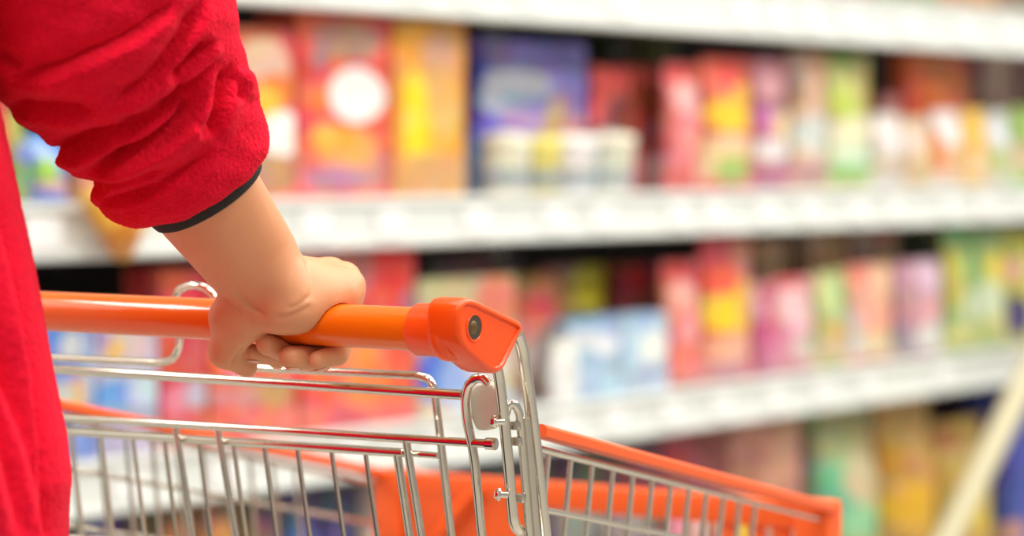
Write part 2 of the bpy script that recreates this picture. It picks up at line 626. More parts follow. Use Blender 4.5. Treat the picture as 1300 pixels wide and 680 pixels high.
goods('carton', 'A', 604, 745, 52, (136, 132, 226), [(632, 70, 20, 14, (140, 118, 184)), (715, 70, 20, 14, (120, 112, 196)), (610, 130, 8, 80, (44, 52, 170)), (612, 205, 30, 44, (50, 110, 226)), (655, 108, 44, 20, (196, 204, 216)), (630, 128, 24, 16, (190, 206, 220)), (660, 128, 26, 7, (110, 160, 210)), (662, 152, 34, 16, (186, 150, 212)), (645, 172, 20, 12, (150, 110, 200)), (622, 165, 16, 18, (110, 92, 214)), (716, 150, 16, 40, (170, 140, 170)), (704, 140, 10, 18, (206, 180, 120)), (700, 168, 14, 24, (206, 172, 90)), (728, 160, 16, 12, (214, 140, 130)), (640, 226, 70, 14, (36, 130, 214)), (620, 190, 30, 14, (90, 150, 226))],
      'large violet-blue carton with pale oval print, middle shelf', group=gA, depth=.085, setback=.15)
for x0, x1, y0, c, lc, lb in ((644, 690, 166, (226, 222, 196), (240, 236, 214), 'cream tub in front of the blue carton'),
                              (688, 728, 170, (226, 206, 90), (238, 226, 120), 'yellow lidded tub in front of the blue carton'),
                              (727, 775, 168, (232, 230, 224), (248, 246, 240), 'white lidded tub at the right edge of the blue carton'),
                              (776, 824, 166, (214, 208, 190), (240, 234, 212), 'cream-lidded tub right of the white tub, before small red boxes')):
    goods('tub', 'A', x0, x1, y0, c, [((x0 + x1) / 2, 226, 40, 10, (150, 160, 170))], lb, setback=.023, group='tubs at the front of the middle shelf', lidcol=lc)
goods('carton', 'A', 752, 800, 84, (230, 80, 70), [(770, 105, 16, 18, (236, 90, 80)), (785, 150, 20, 30, (130, 50, 40)), (770, 180, 30, 20, (90, 80, 120))],
      'small red carton right of the blue box, middle shelf', setback=.14, group=gA)
goods('carton', 'A', 802, 854, 84, (190, 44, 40), [(835, 120, 8, 22, (170, 120, 60)), (844, 162, 12, 16, (176, 190, 206)), (820, 150, 12, 50, (130, 30, 26)), (842, 210, 14, 12, (130, 170, 140))],
      'dark red carton with a pale blue spot, middle shelf', setback=.14, group=gA)
goods('carton', 'A', 770, 812, 48, (46, 66, 30), [(795, 60, 20, 10, (70, 90, 46))], 'dark green carton at the back above the small red carton', setback=.30, group=gA)
goods('carton', 'A', 822, 862, 48, (92, 110, 58), [], 'olive green carton at the back above the dark red carton', setback=.30, group=gA)
goods('snack_pouch', 'A', 856, 902, 80, (240, 110, 104), [(880, 95, 22, 12, (236, 80, 66)), (882, 125, 20, 22, (246, 176, 172)), (878, 170, 16, 20, (240, 140, 140)), (872, 222, 20, 18, (214, 76, 66)), (893, 210, 10, 24, (226, 170, 130))],
      'pink-red pouch with pale patch, left of the red and yellow pouch, middle shelf', group=gA)
goods('snack_pouch', 'A', 903, 968, 72, (240, 92, 72), [(928, 98, 22, 18, (255, 72, 48)), (932, 146, 28, 22, (252, 204, 46)), (958, 140, 8, 40, (246, 160, 60)), (950, 120, 16, 14, (250, 180, 50)), (930, 185, 40, 14, (234, 196, 150)), (930, 214, 24, 18, (150, 184, 60)), (906, 200, 8, 30, (226, 190, 150))],
      'red pouch with yellow middle and green foot, middle shelf', group=gA)
goods('snack_pouch', 'A', 969, 1014, 72, (190, 116, 134), [(985, 100, 20, 26, (206, 140, 158)), (995, 135, 18, 12, (150, 100, 96)), (976, 148, 12, 12, (206, 120, 180)), (1000, 160, 18, 20, (226, 200, 150)), (985, 190, 24, 14, (226, 222, 220)), (985, 217, 26, 7, (170, 70, 120))],
      'mauve pouch with a plum foot, middle shelf', group=gA)
goods('snack_pouch', 'A', 1015, 1061, 62, (214, 176, 146), [(1026, 70, 10, 14, (180, 160, 150)), (1050, 100, 14, 40, (228, 176, 150)), (1022, 110, 8, 26, (150, 118, 100)), (1040, 170, 26, 26, (206, 214, 206)), (1038, 217, 30, 7, (170, 110, 120))],
      'beige pouch with a white lower half, middle shelf', group=gA)
goods('snack_pouch', 'A', 1062, 1117, 66, (200, 200, 116), [(1082, 75, 18, 7, (110, 170, 40)), (1075, 130, 14, 20, (190, 214, 70)), (1105, 120, 10, 36, (196, 170, 90)), (1088, 170, 28, 22, (232, 230, 190)), (1088, 196, 30, 14, (206, 224, 190)), (1085, 216, 30, 7, (84, 170, 80))],
      'lime green pouch with pale middle and green foot, middle shelf', group=gA)
goods('carton', 'A', 1118, 1142, 118, (150, 76, 64), [(1135, 135, 12, 14, (190, 120, 110))], 'short brown carton in the gap left of the orange carton', setback=.114, depth=.05, group=gA)
goods('carton', 'A', 1151, 1238, 70, (250, 120, 46), [(1160, 105, 18, 34, (226, 96, 40)), (1195, 90, 30, 12, (196, 112, 60)), (1215, 115, 18, 26, (200, 100, 40)), (1232, 100, 8, 60, (120, 30, 16)), (1170, 140, 20, 20, (206, 74, 16))],
      'orange-brown carton behind white packs, middle shelf', setback=.114, depth=.05, group=gA)
goods('snack_pouch', 'A', 1118, 1158, 144, (220, 212, 204), [(1140, 165, 20, 20, (238, 230, 228)), (1140, 210, 26, 12, (190, 170, 140))], 'white pouch left of the tan pouch, in front of orange carton', group=gA)
goods('snack_pouch', 'A', 1159, 1190, 148, (214, 180, 130), [(1170, 175, 14, 24, (226, 206, 180)), (1180, 210, 10, 16, (190, 180, 110))], 'tan pouch standing between white pouches, middle shelf', group=gA)
goods('snack_pouch', 'A', 1191, 1232, 140, (236, 216, 206), [(1212, 162, 16, 24, (246, 236, 238)), (1212, 205, 20, 22, (222, 170, 120)), (1196, 190, 5, 30, (220, 120, 60))], 'white pouch with tan foot, before the right end of orange carton', group=gA)
goods('snack_pouch', 'A', 1233, 1262, 138, (240, 190, 90), [(1248, 160, 10, 26, (246, 196, 70)), (1250, 210, 14, 16, (230, 196, 140))], 'golden yellow pouch near the right end of the middle shelf', group=gA)
goods('snack_pouch', 'A', 1263, 1292, 140, (206, 208, 190), [(1276, 165, 12, 20, (224, 228, 232)), (1272, 205, 8, 14, (170, 190, 80))], 'pale grey-green pouch right of the golden pouch', group=gA)
goods('snack_pouch', 'A', 1293, 1345, 136, (150, 190, 80), [(1300, 200, 14, 20, (200, 180, 130))], 'green pouch cut by the right edge of the picture, middle shelf', group=gA)
goods('carton', 'A', 1244, 1290, 70, (170, 130, 116), [(1262, 95, 12, 30, (196, 160, 150))], 'dusty pink carton at the back, right end of the middle shelf', setback=.28, group=gA)
goods('carton', 'A', 1296, 1350, 72, (120, 70, 60), [], 'brown carton at the back, last on the middle shelf', setback=.28, group=gA)
# seen between arm and body
goods('carton', 'A', -70, 12, 120, (206, 60, 50), [], 'red carton mostly behind the shopper, middle shelf', group=gA)
goods('snack_pouch', 'A', 14, 46, 140, (150, 176, 70), [(22, 160, 12, 14, (180, 170, 60)), (38, 195, 16, 14, (70, 120, 216)), (38, 225, 16, 10, (90, 170, 110))], 'green and blue pouch between the shopper and sleeve', group=gA)
goods('snack_pouch', 'A', 47, 98, 168, (66, 126, 222), [(60, 190, 14, 12, (170, 200, 240)), (62, 218, 12, 18, (150, 214, 60)), (82, 200, 10, 16, (90, 160, 230)), (76, 236, 26, 8, (206, 170, 160))], 'blue pouch with a lime patch, in the gap under the sleeve', group=gA)
goods('carton', 'A', 100, 192, 120, (216, 120, 60), [(150, 200, 40, 20, (226, 170, 60))], 'orange carton behind the red sleeve, middle shelf', group=gA)
goods('carton', 'A', 194, 286, 60, (226, 70, 60), [(250, 130, 30, 30, (240, 190, 60))], 'red carton with yellow patch hidden behind the sleeve', group=gA)
# lower shelf --------------------------------------------------------
gB = 'packets on the lower shelf'
goods('carton', 'B', -60, 44, 380, (190, 50, 60), [], 'red carton behind the shopper, lower shelf', group=gB)
goods('carton', 'B', 46, 120, 404, (96, 130, 210), [(62, 432, 16, 22, (70, 120, 216)), (88, 440, 16, 20, (206, 212, 214)), (100, 500, 20, 20, (222, 170, 70)), (75, 500, 20, 18, (196, 196, 190)), (112, 470, 8, 50, (170, 190, 226))],
      'blue and white carton beneath the cart handle beside the shopper', group=gB)
goods('carton', 'B', 121, 200, 406, (190, 180, 206), [(142, 440, 18, 16, (240, 190, 60)), (130, 430, 10, 14, (170, 150, 190)), (170, 440, 18, 20, (216, 190, 190)), (150, 500, 36, 20, (90, 150, 226)), (180, 500, 20, 22, (190, 210, 226)), (160, 525, 40, 10, (150, 160, 180))],
      'pale lilac carton with a yellow spot beneath the cart handle', group=gB)
goods('carton', 'B', 201, 262, 340, (214, 34, 40), [(240, 380, 24, 30, (226, 44, 48)), (235, 450, 24, 36, (206, 40, 40)), (225, 505, 22, 20, (216, 120, 150)), (248, 500, 16, 20, (190, 180, 200))],
      'red carton beneath the handle left of the hand', group=gB, depth=.09)
goods('carton', 'B', 264, 378, 350, (228, 74, 50), [(290, 450, 22, 24, (240, 130, 50)), (300, 462, 18, 10, (236, 120, 190)), (300, 500, 40, 16, (206, 130, 120)), (345, 500, 24, 20, (190, 140, 80)), (350, 440, 30, 20, (190, 70, 50))],
      'orange-red carton with pink flash, directly behind the hand', group=gB, depth=.09)
goods('carton', 'B', 380, 528, 312, (222, 50, 46), [(420, 360, 40, 36, (176, 140, 140)), (460, 340, 20, 26, (190, 110, 110)), (495, 350, 26, 60, (230, 44, 50)), (440, 455, 56, 26, (246, 128, 40)), (410, 480, 30, 22, (240, 100, 50)), (470, 490, 44, 30, (240, 120, 60)), (505, 470, 20, 40, (230, 90, 50)), (518, 410, 10, 40, (160, 90, 140))],
      'tall red carton with grey and orange print behind the handle tip', group=gB, depth=.1)
goods('carton', 'B', 530, 656, 352, (198, 180, 140), [(560, 372, 50, 16, (196, 184, 140)), (630, 385, 30, 34, (224, 120, 100)), (548, 470, 20, 36, (66, 96, 206)), (580, 480, 26, 30, (130, 170, 226)), (620, 460, 30, 40, (206, 200, 196)), (610, 510, 50, 12, (190, 206, 226))],
      'cream carton with blue lower corner behind the orange handle cap', group=gB, depth=.085)
goods('carton', 'B', 540, 660, 326, (66, 36, 36), [(600, 340, 26, 9, (120, 40, 80))], 'dark maroon carton at the back above the cream carton', setback=.22, group=gB)
goods('snack_pouch', 'B', 658, 724, 346, (186, 96, 58), [(680, 360, 24, 16, (150, 110, 50)), (700, 370, 18, 24, (196, 110, 60)), (690, 400, 24, 30, (226, 66, 60)), (680, 420, 20, 14, (226, 130, 120)), (690, 455, 26, 30, (222, 206, 200))],
      'reddish brown pouch right of the cart handle cap', group=gB, setback=.112, depth=.05)
goods('snack_pouch', 'B', 700, 783, 338, (206, 196, 40), [(720, 345, 26, 10, (170, 130, 130)), (760, 372, 28, 22, (236, 220, 32)), (720, 375, 14, 24, (200, 150, 60)), (740, 400, 30, 8, (150, 140, 50))],
      'bright yellow pouch behind the blue and white packs, lower shelf', group=gB, setback=.178)
goods('carton', 'B', 786, 852, 336, (160, 26, 36), [(812, 350, 20, 18, (206, 40, 46)), (838, 360, 12, 30, (110, 30, 30))], 'crimson carton right of the yellow pouch, lower shelf', group=gB, setback=.178)
goods('carton', 'B', 720, 790, 404, (168, 196, 222), [(760, 405, 40, 12, (130, 176, 216)), (740, 430, 24, 12, (206, 216, 222)), (745, 455, 30, 12, (150, 180, 206)), (770, 440, 16, 12, (236, 240, 240))],
      'light blue pack left of its twin under the yellow pouch', group=gB, setback=.04, depth=.05)
goods('carton', 'B', 791, 850, 398, (176, 204, 226), [(815, 406, 26, 8, (140, 186, 220)), (830, 440, 18, 20, (240, 240, 232)), (805, 430, 14, 12, (190, 214, 232)), (820, 474, 30, 8, (150, 160, 190))],
      'light blue and white pack under the crimson carton, lower shelf', group=gB, setback=.04)
goods('carton', 'B', 700, 735, 430, (226, 228, 224), [(716, 450, 12, 18, (236, 236, 236))], 'small white pack left of light blue packs, lower shelf', group=gB, setback=.024, depth=.014)
goods('snack_pouch', 'B', 853, 902, 332, (240, 106, 100), [(875, 350, 22, 16, (230, 76, 64)), (876, 378, 18, 22, (238, 160, 152)), (880, 420, 18, 18, (246, 150, 156)), (875, 455, 22, 22, (238, 110, 100))],
      'pink-red pouch right of the light blue packs, lower shelf', group=gB)
goods('snack_pouch', 'B', 903, 968, 300, (232, 90, 64), [(925, 315, 24, 20, (224, 82, 90)), (918, 350, 20, 20, (238, 76, 46)), (955, 325, 14, 30, (216, 140, 120)), (925, 396, 28, 24, (250, 210, 40)), (950, 390, 14, 36, (240, 180, 70)), (930, 440, 34, 18, (228, 170, 140)), (925, 466, 34, 10, (196, 140, 146))],
      'red pouch with yellow middle, tallest pouch on the lower shelf', group=gB)
goods('snack_pouch', 'B', 968, 994, 360, (196, 100, 130), [(982, 400, 9, 40, (206, 70, 112)), (972, 380, 6, 30, (200, 150, 170)), (984, 440, 8, 20, (220, 120, 160))], 'narrow magenta pouch between the yellow-patched and pink pouches', group=gB)
goods('carton', 'B', 960, 1000, 306, (196, 140, 100), [(980, 330, 16, 20, (196, 166, 130))], 'tan carton at the back above the magenta pouch', group=gB, setback=.16)
goods('snack_pouch', 'B', 995, 1046, 352, (230, 150, 160), [(1018, 390, 22, 28, (238, 188, 194)), (1012, 358, 24, 7, (214, 90, 90)), (1030, 440, 22, 18, (206, 196, 180))], 'pale pink pouch with grey-green foot, lower shelf', group=gB)
goods('carton', 'B', 1030, 1076, 296, (206, 166, 130), [(1030, 320, 10, 20, (206, 180, 160)), (1058, 306, 12, 10, (150, 130, 50)), (1055, 330, 26, 16, (226, 176, 130))], 'peach carton at the back behind the pink pouch', group=gB, setback=.17)
goods('snack_pouch', 'B', 1047, 1086, 344, (190, 200, 130), [(1060, 370, 12, 20, (206, 214, 140)), (1076, 380, 9, 26, (160, 214, 150)), (1066, 420, 14, 12, (214, 180, 90)), (1064, 440, 20, 10, (206, 176, 140))], 'pale green pouch between the pink and salmon pouches', group=gB)
goods('snack_pouch', 'B', 1087, 1147, 334, (242, 166, 136), [(1105, 350, 16, 14, (240, 140, 116)), (1130, 360, 16, 24, (250, 196, 160)), (1118, 400, 22, 18, (246, 168, 136)), (1120, 436, 34, 14, (222, 200, 160)), (1093, 420, 8, 30, (206, 196, 190))], 'salmon pouch on the lower shelf right of the pale green pouch', group=gB)
goods('carton', 'B', 1080, 1140, 292, (160, 110, 100), [(1128, 302, 16, 8, (196, 100, 90)), (1100, 310, 16, 16, (170, 150, 130)), (1138, 330, 20, 20, (222, 190, 150))], 'brown carton at the back above the salmon pouch', group=gB, setback=.17)
goods('snack_pouch', 'B', 1150, 1210, 330, (214, 160, 178), [(1190, 350, 18, 22, (232, 196, 222)), (1165, 380, 12, 40, (190, 140, 150)), (1190, 395, 18, 14, (230, 160, 170)), (1184, 428, 18, 18, (214, 214, 212)), (1158, 430, 8, 24, (150, 130, 150))], 'mauve-pink pouch with a white disc at its foot', group=gB)
goods('snack_pouch', 'B', 1211, 1252, 288, (150, 186, 100), [(1226, 300, 16, 14, (110, 190, 120)), (1240, 340, 10, 20, (130, 200, 130)), (1220, 350, 8, 40, (200, 190, 80)), (1238, 390, 14, 20, (206, 220, 190)), (1228, 425, 18, 12, (206, 200, 120))], 'green pouch right of the mauve-pink pouch, lower shelf', group=gB)
goods('snack_pouch', 'B', 1253, 1290, 288, (180, 196, 110), [(1265, 300, 14, 14, (140, 186, 120)), (1272, 340, 12, 20, (226, 210, 70)), (1262, 380, 12, 24, (206, 226, 190)), (1284, 345, 7, 16, (240, 150, 60)), (1275, 410, 12, 16, (206, 200, 120))], 'yellow-green pouch near the right end of the lower shelf', group=gB)
goods('snack_pouch', 'B', 1291, 1345, 290, (190, 190, 70), [(1296, 340, 10, 14, (220, 160, 150)), (1298, 400, 14, 26, (66, 62, 110))], 'yellow pouch with a navy patch at the right picture edge', group=gB)
goods('carton', 'B', 1172, 1210, 292, (60, 84, 36), [(1198, 300, 12, 10, (200, 130, 50))], 'dark green carton at the back above the mauve-pink pouch', group=gB, setback=.2)
# bottom deck -------------------------------------------------------------
gC = 'large packs on the bottom deck'
cols = [(-60, 30, (50, 40, 90)), (32, 96, (20, 20, 30)), (98, 150, (22, 34, 110)), (152, 196, (60, 40, 26)), (198, 250, (120, 76, 24)), (252, 300, (150, 96, 40)),
        (302, 356, (70, 46, 34)), (358, 404, (24, 36, 96)), (406, 452, (20, 22, 60)), (454, 520, (140, 120, 110))]
names = ['purple', 'black', 'navy blue', 'dark brown', 'ochre', 'tan', 'umber brown', 'deep blue', 'midnight blue', 'taupe']
for (x0, x1, c), nmx in zip(cols, names):
    goods('carton', 'C', x0, x1, 608 if x0 > 280 else 630, c, [((x0 + x1) / 2, 690, 22, 30, tuple(min(255, int(v * 1.5 + 16)) for v in c))],
          '%s carton on the bottom deck, seen through the cart wires' % nmx, group=gC, setback=.06, depth=.12)
goods('carton', 'C', 522, 612, 590, (30, 34, 80), [(570, 640, 30, 30, (60, 50, 60))], 'dark blue carton behind the orange corner of the cart', group=gC, setback=.08, depth=.12)
goods('carton', 'C', 614, 700, 570, (40, 50, 70), [], 'slate carton behind the cart upright, bottom deck', group=gC, setback=.08, depth=.12)
goods('carton', 'C', 702, 772, 566, (72, 34, 30), [(735, 660, 30, 40, (130, 136, 130)), (720, 590, 20, 20, (50, 26, 24))], 'dark brown carton just right of the cart upright', group=gC, setback=.08, depth=.12)
goods('carton', 'C', 774, 838, 556, (90, 40, 36), [(810, 600, 20, 24, (130, 34, 40)), (800, 668, 30, 24, (150, 140, 140))], 'maroon carton behind the cart rim, bottom deck', group=gC, setback=.08, depth=.12)
goods('carton', 'C', 840, 926, 544, (150, 50, 44), [(860, 575, 24, 18, (170, 36, 46)), (905, 590, 20, 30, (130, 60, 50)), (866, 664, 14, 26, (240, 150, 170)), (895, 664, 12, 30, (236, 196, 190)), (920, 660, 8, 30, (240, 130, 60))],
      'red-brown carton left of the rosy beige carton, bottom deck', group=gC, setback=.08, depth=.12)
goods('carton', 'C', 928, 1020, 530, (196, 134, 110), [(950, 590, 20, 30, (176, 110, 90)), (1000, 570, 18, 40, (206, 150, 124)), (945, 668, 14, 22, (240, 210, 60)), (990, 660, 14, 22, (214, 120, 120))],
      'rosy beige carton right behind the cart corner, bottom deck', group=gC, setback=.08, depth=.12)
goods('carton', 'C', 1024, 1040, 520, (74, 80, 56), [(1040, 536, 18, 9, (50, 140, 50)), (1046, 610, 10, 24, (50, 120, 90))], 'narrow dark olive carton with bright green top', group=gC, setback=.08, depth=.12)
goods('snack_pouch', 'C', 1058, 1142, 508, (180, 180, 124), [(1076, 620, 18, 44, (110, 186, 140)), (1105, 610, 24, 30, (206, 190, 150)), (1085, 560, 20, 26, (176, 186, 130)), (1120, 560, 18, 30, (186, 170, 120)), (1110, 662, 40, 22, (140, 210, 160)), (1066, 680, 16, 26, (90, 170, 120))],
      'large sage bag with mint lower part, bottom deck', group=gC, setback=.05, depth=.14)
goods('snack_pouch', 'C', 1144, 1214, 506, (206, 160, 60), [(1160, 580, 18, 26, (190, 136, 44)), (1185, 540, 30, 24, (206, 166, 90)), (1170, 640, 26, 30, (238, 182, 20)), (1198, 610, 18, 30, (226, 160, 60)), (1200, 660, 20, 20, (206, 180, 70))],
      'large amber bag left of the leaning cream pole', group=gC, setback=.05, depth=.14)
goods('snack_pouch', 'C', 1216, 1282, 534, (196, 160, 60), [(1235, 556, 20, 14, (180, 110, 50)), (1255, 640, 24, 36, (222, 196, 60)), (1275, 640, 10, 30, (206, 200, 110))],
      'mustard bag behind the leaning cream pole', group=gC, setback=.05, depth=.14)
goods('carton', 'C', 1218, 1272, 494, (30, 32, 66), [(1236, 516, 12, 14, (80, 76, 96))], 'navy carton at the back above the mustard bag', group=gC, setback=.24, depth=.12)
goods('carton', 'C', 1284, 1350, 486, (48, 66, 170), [(1290, 670, 20, 14, (206, 150, 130))], 'bright blue carton right of the pole at the picture edge', group=gC, setback=.08, depth=.12)
# top shelf: only the feet show -----------------------------------------
for x0, x1, c, nmx in ((860, 940, (190, 90, 70), 'terracotta'), (942, 1030, (214, 120, 100), 'coral'), (1032, 1110, (150, 80, 70), 'brown'), (1112, 1190, (110, 130, 70), 'olive'),
                       (1192, 1262, (170, 120, 70), 'ochre'), (1264, 1340, (110, 90, 60), 'dark khaki')):
    goods('carton', 'T', x0, x1, -120, c, [], '%s carton on the top shelf, only its foot in view' % nmx, group='cartons on the top shelf', setback=.032, depth=.1)

# yellow bag slung over the middle rail, under the sleeve
def hanging_bag():
    c = sp(plan(142, -.03)[1], -.012, 0)
    zt, zb_ = height(140, 236, -.02), height(140, 330, -.02)
    bm = bmesh.new(); g = {}
    n = 14
    for side in (-1, 1):
        for j in range(n + 1):
            v = j / n
            half = (.072 * (1 - v) ** .8 + .012) if v > .12 else .072
            for i in range(n + 1):
                u = -1 + 2 * i / n
                th = max(.026 * math.sin(pi * min(1, v * .9 + .1)) * (1 - abs(u) ** 2.4), .001)
                g[side, i, j] = bm.verts.new((u * half + .01 * v, -.03 + side * th + .002 * math.sin(7 * u + 9 * v), zt + (zb_ - zt) * v))
    for side in (-1, 1):
        for i in range(n):
            for j in range(n):
                bm.faces.new([g[side, i, j], g[side, i + 1, j], g[side, i + 1, j + 1], g[side, i, j + 1]])
    for k in range(n):
        for e in (0, n):
            bm.faces.new([g[-1, e, k], g[1, e, k], g[1, e, k + 1], g[-1, e, k + 1]])
            bm.faces.new([g[-1, k, e], g[1, k, e], g[1, k + 1, e], g[-1, k + 1, e]])
    o = link_bm('snack_pouch', bm, printed('print_snack_pouch', lin(232, 160, 30), [(0, zb_ + .03, .03, .03, lin(206, 120, 30)), (.02, zt - .02, .03, .02, lin(240, 190, 70))], .35))
    o.location = (c.x, c.y, 0); o.rotation_euler = (0, 0, RZ)
    tag(o, 'orange-yellow bag hanging down over the middle shelf rail under the sleeve', 'bag')


hanging_bag()

# the pale pole leaning on the lower shelf at the right
m = MB()
pb, pt = P(1110, 870, 5.05), P(1392, 300, 5.6)
pb.z = .012
dirp = (pt - pb).normalized()
m.tube([pb, pt], .029, 20)
pole = m.build('leaning_pole', noisy('cream_paint', lin(214, 208, 176), lin(206, 198, 160), 9, .45), None)
tag(pole, 'pale cream pole leaning diagonally against the shelves at the right', 'pole')
m = MB(); m.tube([pb - dirp * .004, pb + dirp * .04], .032, 20)
m.build('foot_cap', plain('cap_rubber', (.5, .48, .42), .6), pole)
# ------------------------------------------------------------------ the shopping cart
HA = math.radians(33)
a_ = Vector((math.cos(HA), -math.sin(HA), 0))      # along the handle, to its right end
f_ = Vector((math.sin(HA), math.cos(HA), 0))       # the way the cart is pushed
HO = P(540, 418, 1.75)                             # on the handle's axis, at the edge of the cap collar
HL = .66


def hp(a, f, z): return HO + a_ * a + f_ * f + Zv * z


m_grip, nt, b = new_mat('handle_plastic')
b.inputs['Base Color'].default_value = (*lin(244, 112, 2), 1)
b.inputs['Specular IOR Level'].default_value = .3
b.inputs['Roughness'].default_value = .3; b.inputs['Coat Weight'].default_value = .65; b.inputs['Coat Roughness'].default_value = .03
m_cap, nt, b = new_mat('cap_plastic')
b.inputs['Base Color'].default_value = (*lin(255, 84, 8), 1)
b.inputs['Specular IOR Level'].default_value = .3
b.inputs['Roughness'].default_value = .3; b.inputs['Coat Weight'].default_value = .3; b.inputs['Coat Roughness'].default_value = .1
m_rim = plain('rim_plastic', lin(246, 96, 30), .38)
m_chrome = noisy('zinc_chrome', (.82, .78, .69), (.70, .66, .57), 60, .10, metal=1.0)
m_wire = noisy('wire_zinc', (.70, .67, .58), (.58, .55, .47), 80, .27, metal=1.0)
m_block = plain('hinge_plastic', lin(236, 228, 210), .45)
m_rubber = plain('wheel_rubber', (.09, .09, .09), .6)
m_screw = plain('screw_brass', (.22, .14, .06), .45, 1.0)
m_dark = plain('recess_shade', (.05, .035, .02), .5)

cart_base = HO + a_ * (-HL / 2 + .03) + f_ * .4
cart = empty('shopping_cart', (cart_base.x, cart_base.y, 0))
tag(cart, 'chrome wire shopping cart with orange handle pushed by the shopper', 'shopping cart')

m = MB(); m.tube([hp(.004, 0, 0), hp(-HL + .036, 0, 0)], .0163, 40)
handle = m.build('handle_grip', m_grip, cart, angle=math.radians(50))


def end_cap(mirror):
    """collar, ring and a bulky bracket whose outer face has a raised rim and a screw hole"""
    def q(a, f, z):
        return hp(a, f, z) if not mirror else hp(-HL + .04 - a, f, z)
    o_f = a_ if not mirror else -a_
    # collar and ring turned round the handle axis
    prof = [(-.0065, .0168), (-.0065, .0186), (-.0045, .0196), (.015, .0200), (.0165, .0205), (.0185, .0222), (.0225, .0228), (.0265, .0222), (.03, .019)]
    m = MB(); n = 40; vs, fs = [], []
    for a, r in prof:
        for k in range(n):
            t = 2 * pi * k / n
            vs.append(q(a, r * math.cos(t), r * math.sin(t)))
    for i in range(len(prof) - 1):
        for k in range(n):
            k2 = (k + 1) % n
            fs.append((i * n + k, i * n + k2, (i + 1) * n + k2, (i + 1) * n + k))
    fs += [tuple(range(n)), tuple((len(prof) - 1) * n + k for k in range(n))]
    m.add(vs, fs)
    # bracket outline in the plane across the handle
    px = [(582, 396), (584, 387), (589, 380.5), (597, 378), (606, 380.5), (656, 405), (662, 409), (664.5, 415), (663.5, 421), (643, 464), (638, 471), (631, 474), (623, 471), (597, 450), (587, 438), (583, 424)]
    p0 = hp(.046, 0, 0)
    poly = []
    for x, y in px:
        w = on_plane(x, y, p0, a_) - p0
        poly.append((w.dot(f_), w.z))
    bm = bmesh.new()
    A_, B_ = .017, .046
    inner = [bm.verts.new(q(A_, f, z)) for f, z in poly]
    outer = [bm.verts.new(q(B_, f, z)) for f, z in poly]
    k = len(poly)
    bm.faces.new(inner); of = bm.faces.new(outer)
    for i in range(k): bm.faces.new([inner[i], inner[(i + 1) % k], outer[(i + 1) % k], outer[i]])
    bmesh.ops.recalc_face_normals(bm, faces=bm.faces[:])
    rim_edges = [e for e in of.edges] + [e for e in bm.edges if all(v in inner for v in e.verts)]
    bmesh.ops.bevel(bm, geom=rim_edges, offset=.0034, segments=4, profile=.5, affect='EDGES', clamp_overlap=True)
    bm.faces.ensure_lookup_table()
    of = max((f for f in bm.faces if len(f.verts) > 8 and f.normal.dot(o_f) > .9), key=lambda f: f.calc_area())
    bmesh.ops.inset_region(bm, faces=[of], thickness=.0006, depth=0)
    bmesh.ops.inset_region(bm, faces=[of], thickness=.0010, depth=-.0018)
    bmesh.ops.recalc_face_normals(bm, faces=bm.faces[:])
    b2 = bmesh.new()
    bv = [b2.verts.new(v) for v in m.v]
    for f in m.f: b2.faces.new([bv[i] for i in f])
    tmp = bpy.data.meshes.new('tmp'); b2.to_mesh(tmp); b2.free()
    bm.from_mesh(tmp); bpy.data.meshes.remove(tmp)
    cap = link_bm('end_cap', bm, m_cap, cart, True, math.radians(35))
    # screw hole: rim ring, flat disc painted dark as the hole's shade, screw head
    fl = .046 - .0018
    c = on_plane(602, 415.5, hp(fl, 0, 0), a_) - hp(fl, 0, 0)
    cf, cz = c.dot(f_), c.z
    hole = MB(); vs, fs = [], []
    pr = [(fl + .0001, .0106), (fl + .0010, .0102), (fl + .0009, .0093), (fl + .0002, .0089), (fl + .0003, .0088)]
    for a, r in pr:
        for j in range(28):
            t = 2 * pi * j / 28; vs.append(q(a, cf + r * math.cos(t), cz + r * math.sin(t)))
    for i in range(len(pr) - 1):
        for j in range(28):
            j2 = (j + 1) % 28; fs.append((i * 28 + j, i * 28 + j2, (i + 1) * 28 + j2, (i + 1) * 28 + j))
    hole.add(vs, fs)
    hole.build('hole_rim', m_cap, cap)
    well = MB(); vs = [q(fl + .0004, cf + .0089 * math.cos(2 * pi * j / 28), cz + .0089 * math.sin(2 * pi * j / 28)) for j in range(28)]
    vs += [q(fl + .0001, cf + .0089 * math.cos(2 * pi * j / 28), cz + .0089 * math.sin(2 * pi * j / 28)) for j in range(28)]
    well.add(vs, [tuple(range(28)), tuple(range(55, 27, -1))] + [(j, (j + 1) % 28, 28 + (j + 1) % 28, 28 + j) for j in range(28)])
    well.build('recess_shade_disc', m_dark, cap, smooth=False)
    sc = MB()
    sc.tube([q(fl + .0004, cf - .001, cz), q(fl + .0010, cf - .001, cz)], [.0050, .0040], 20)
    sc.build('screw', m_screw, cap)
    return cap


end_cap(False); end_cap(True)

# handle supports: planes across the handle -------------------------------
PS = hp(.033, 0, 0)
def sd(px, py, off=0.0): return on_plane(px, py, PS + a_ * off, a_)


def mir(p):
    """the cart is symmetrical about its long middle plane"""
    c = hp(-HL / 2 + .02, 0, 0)
    return p - a_ * (2 * (p - c).dot(a_))


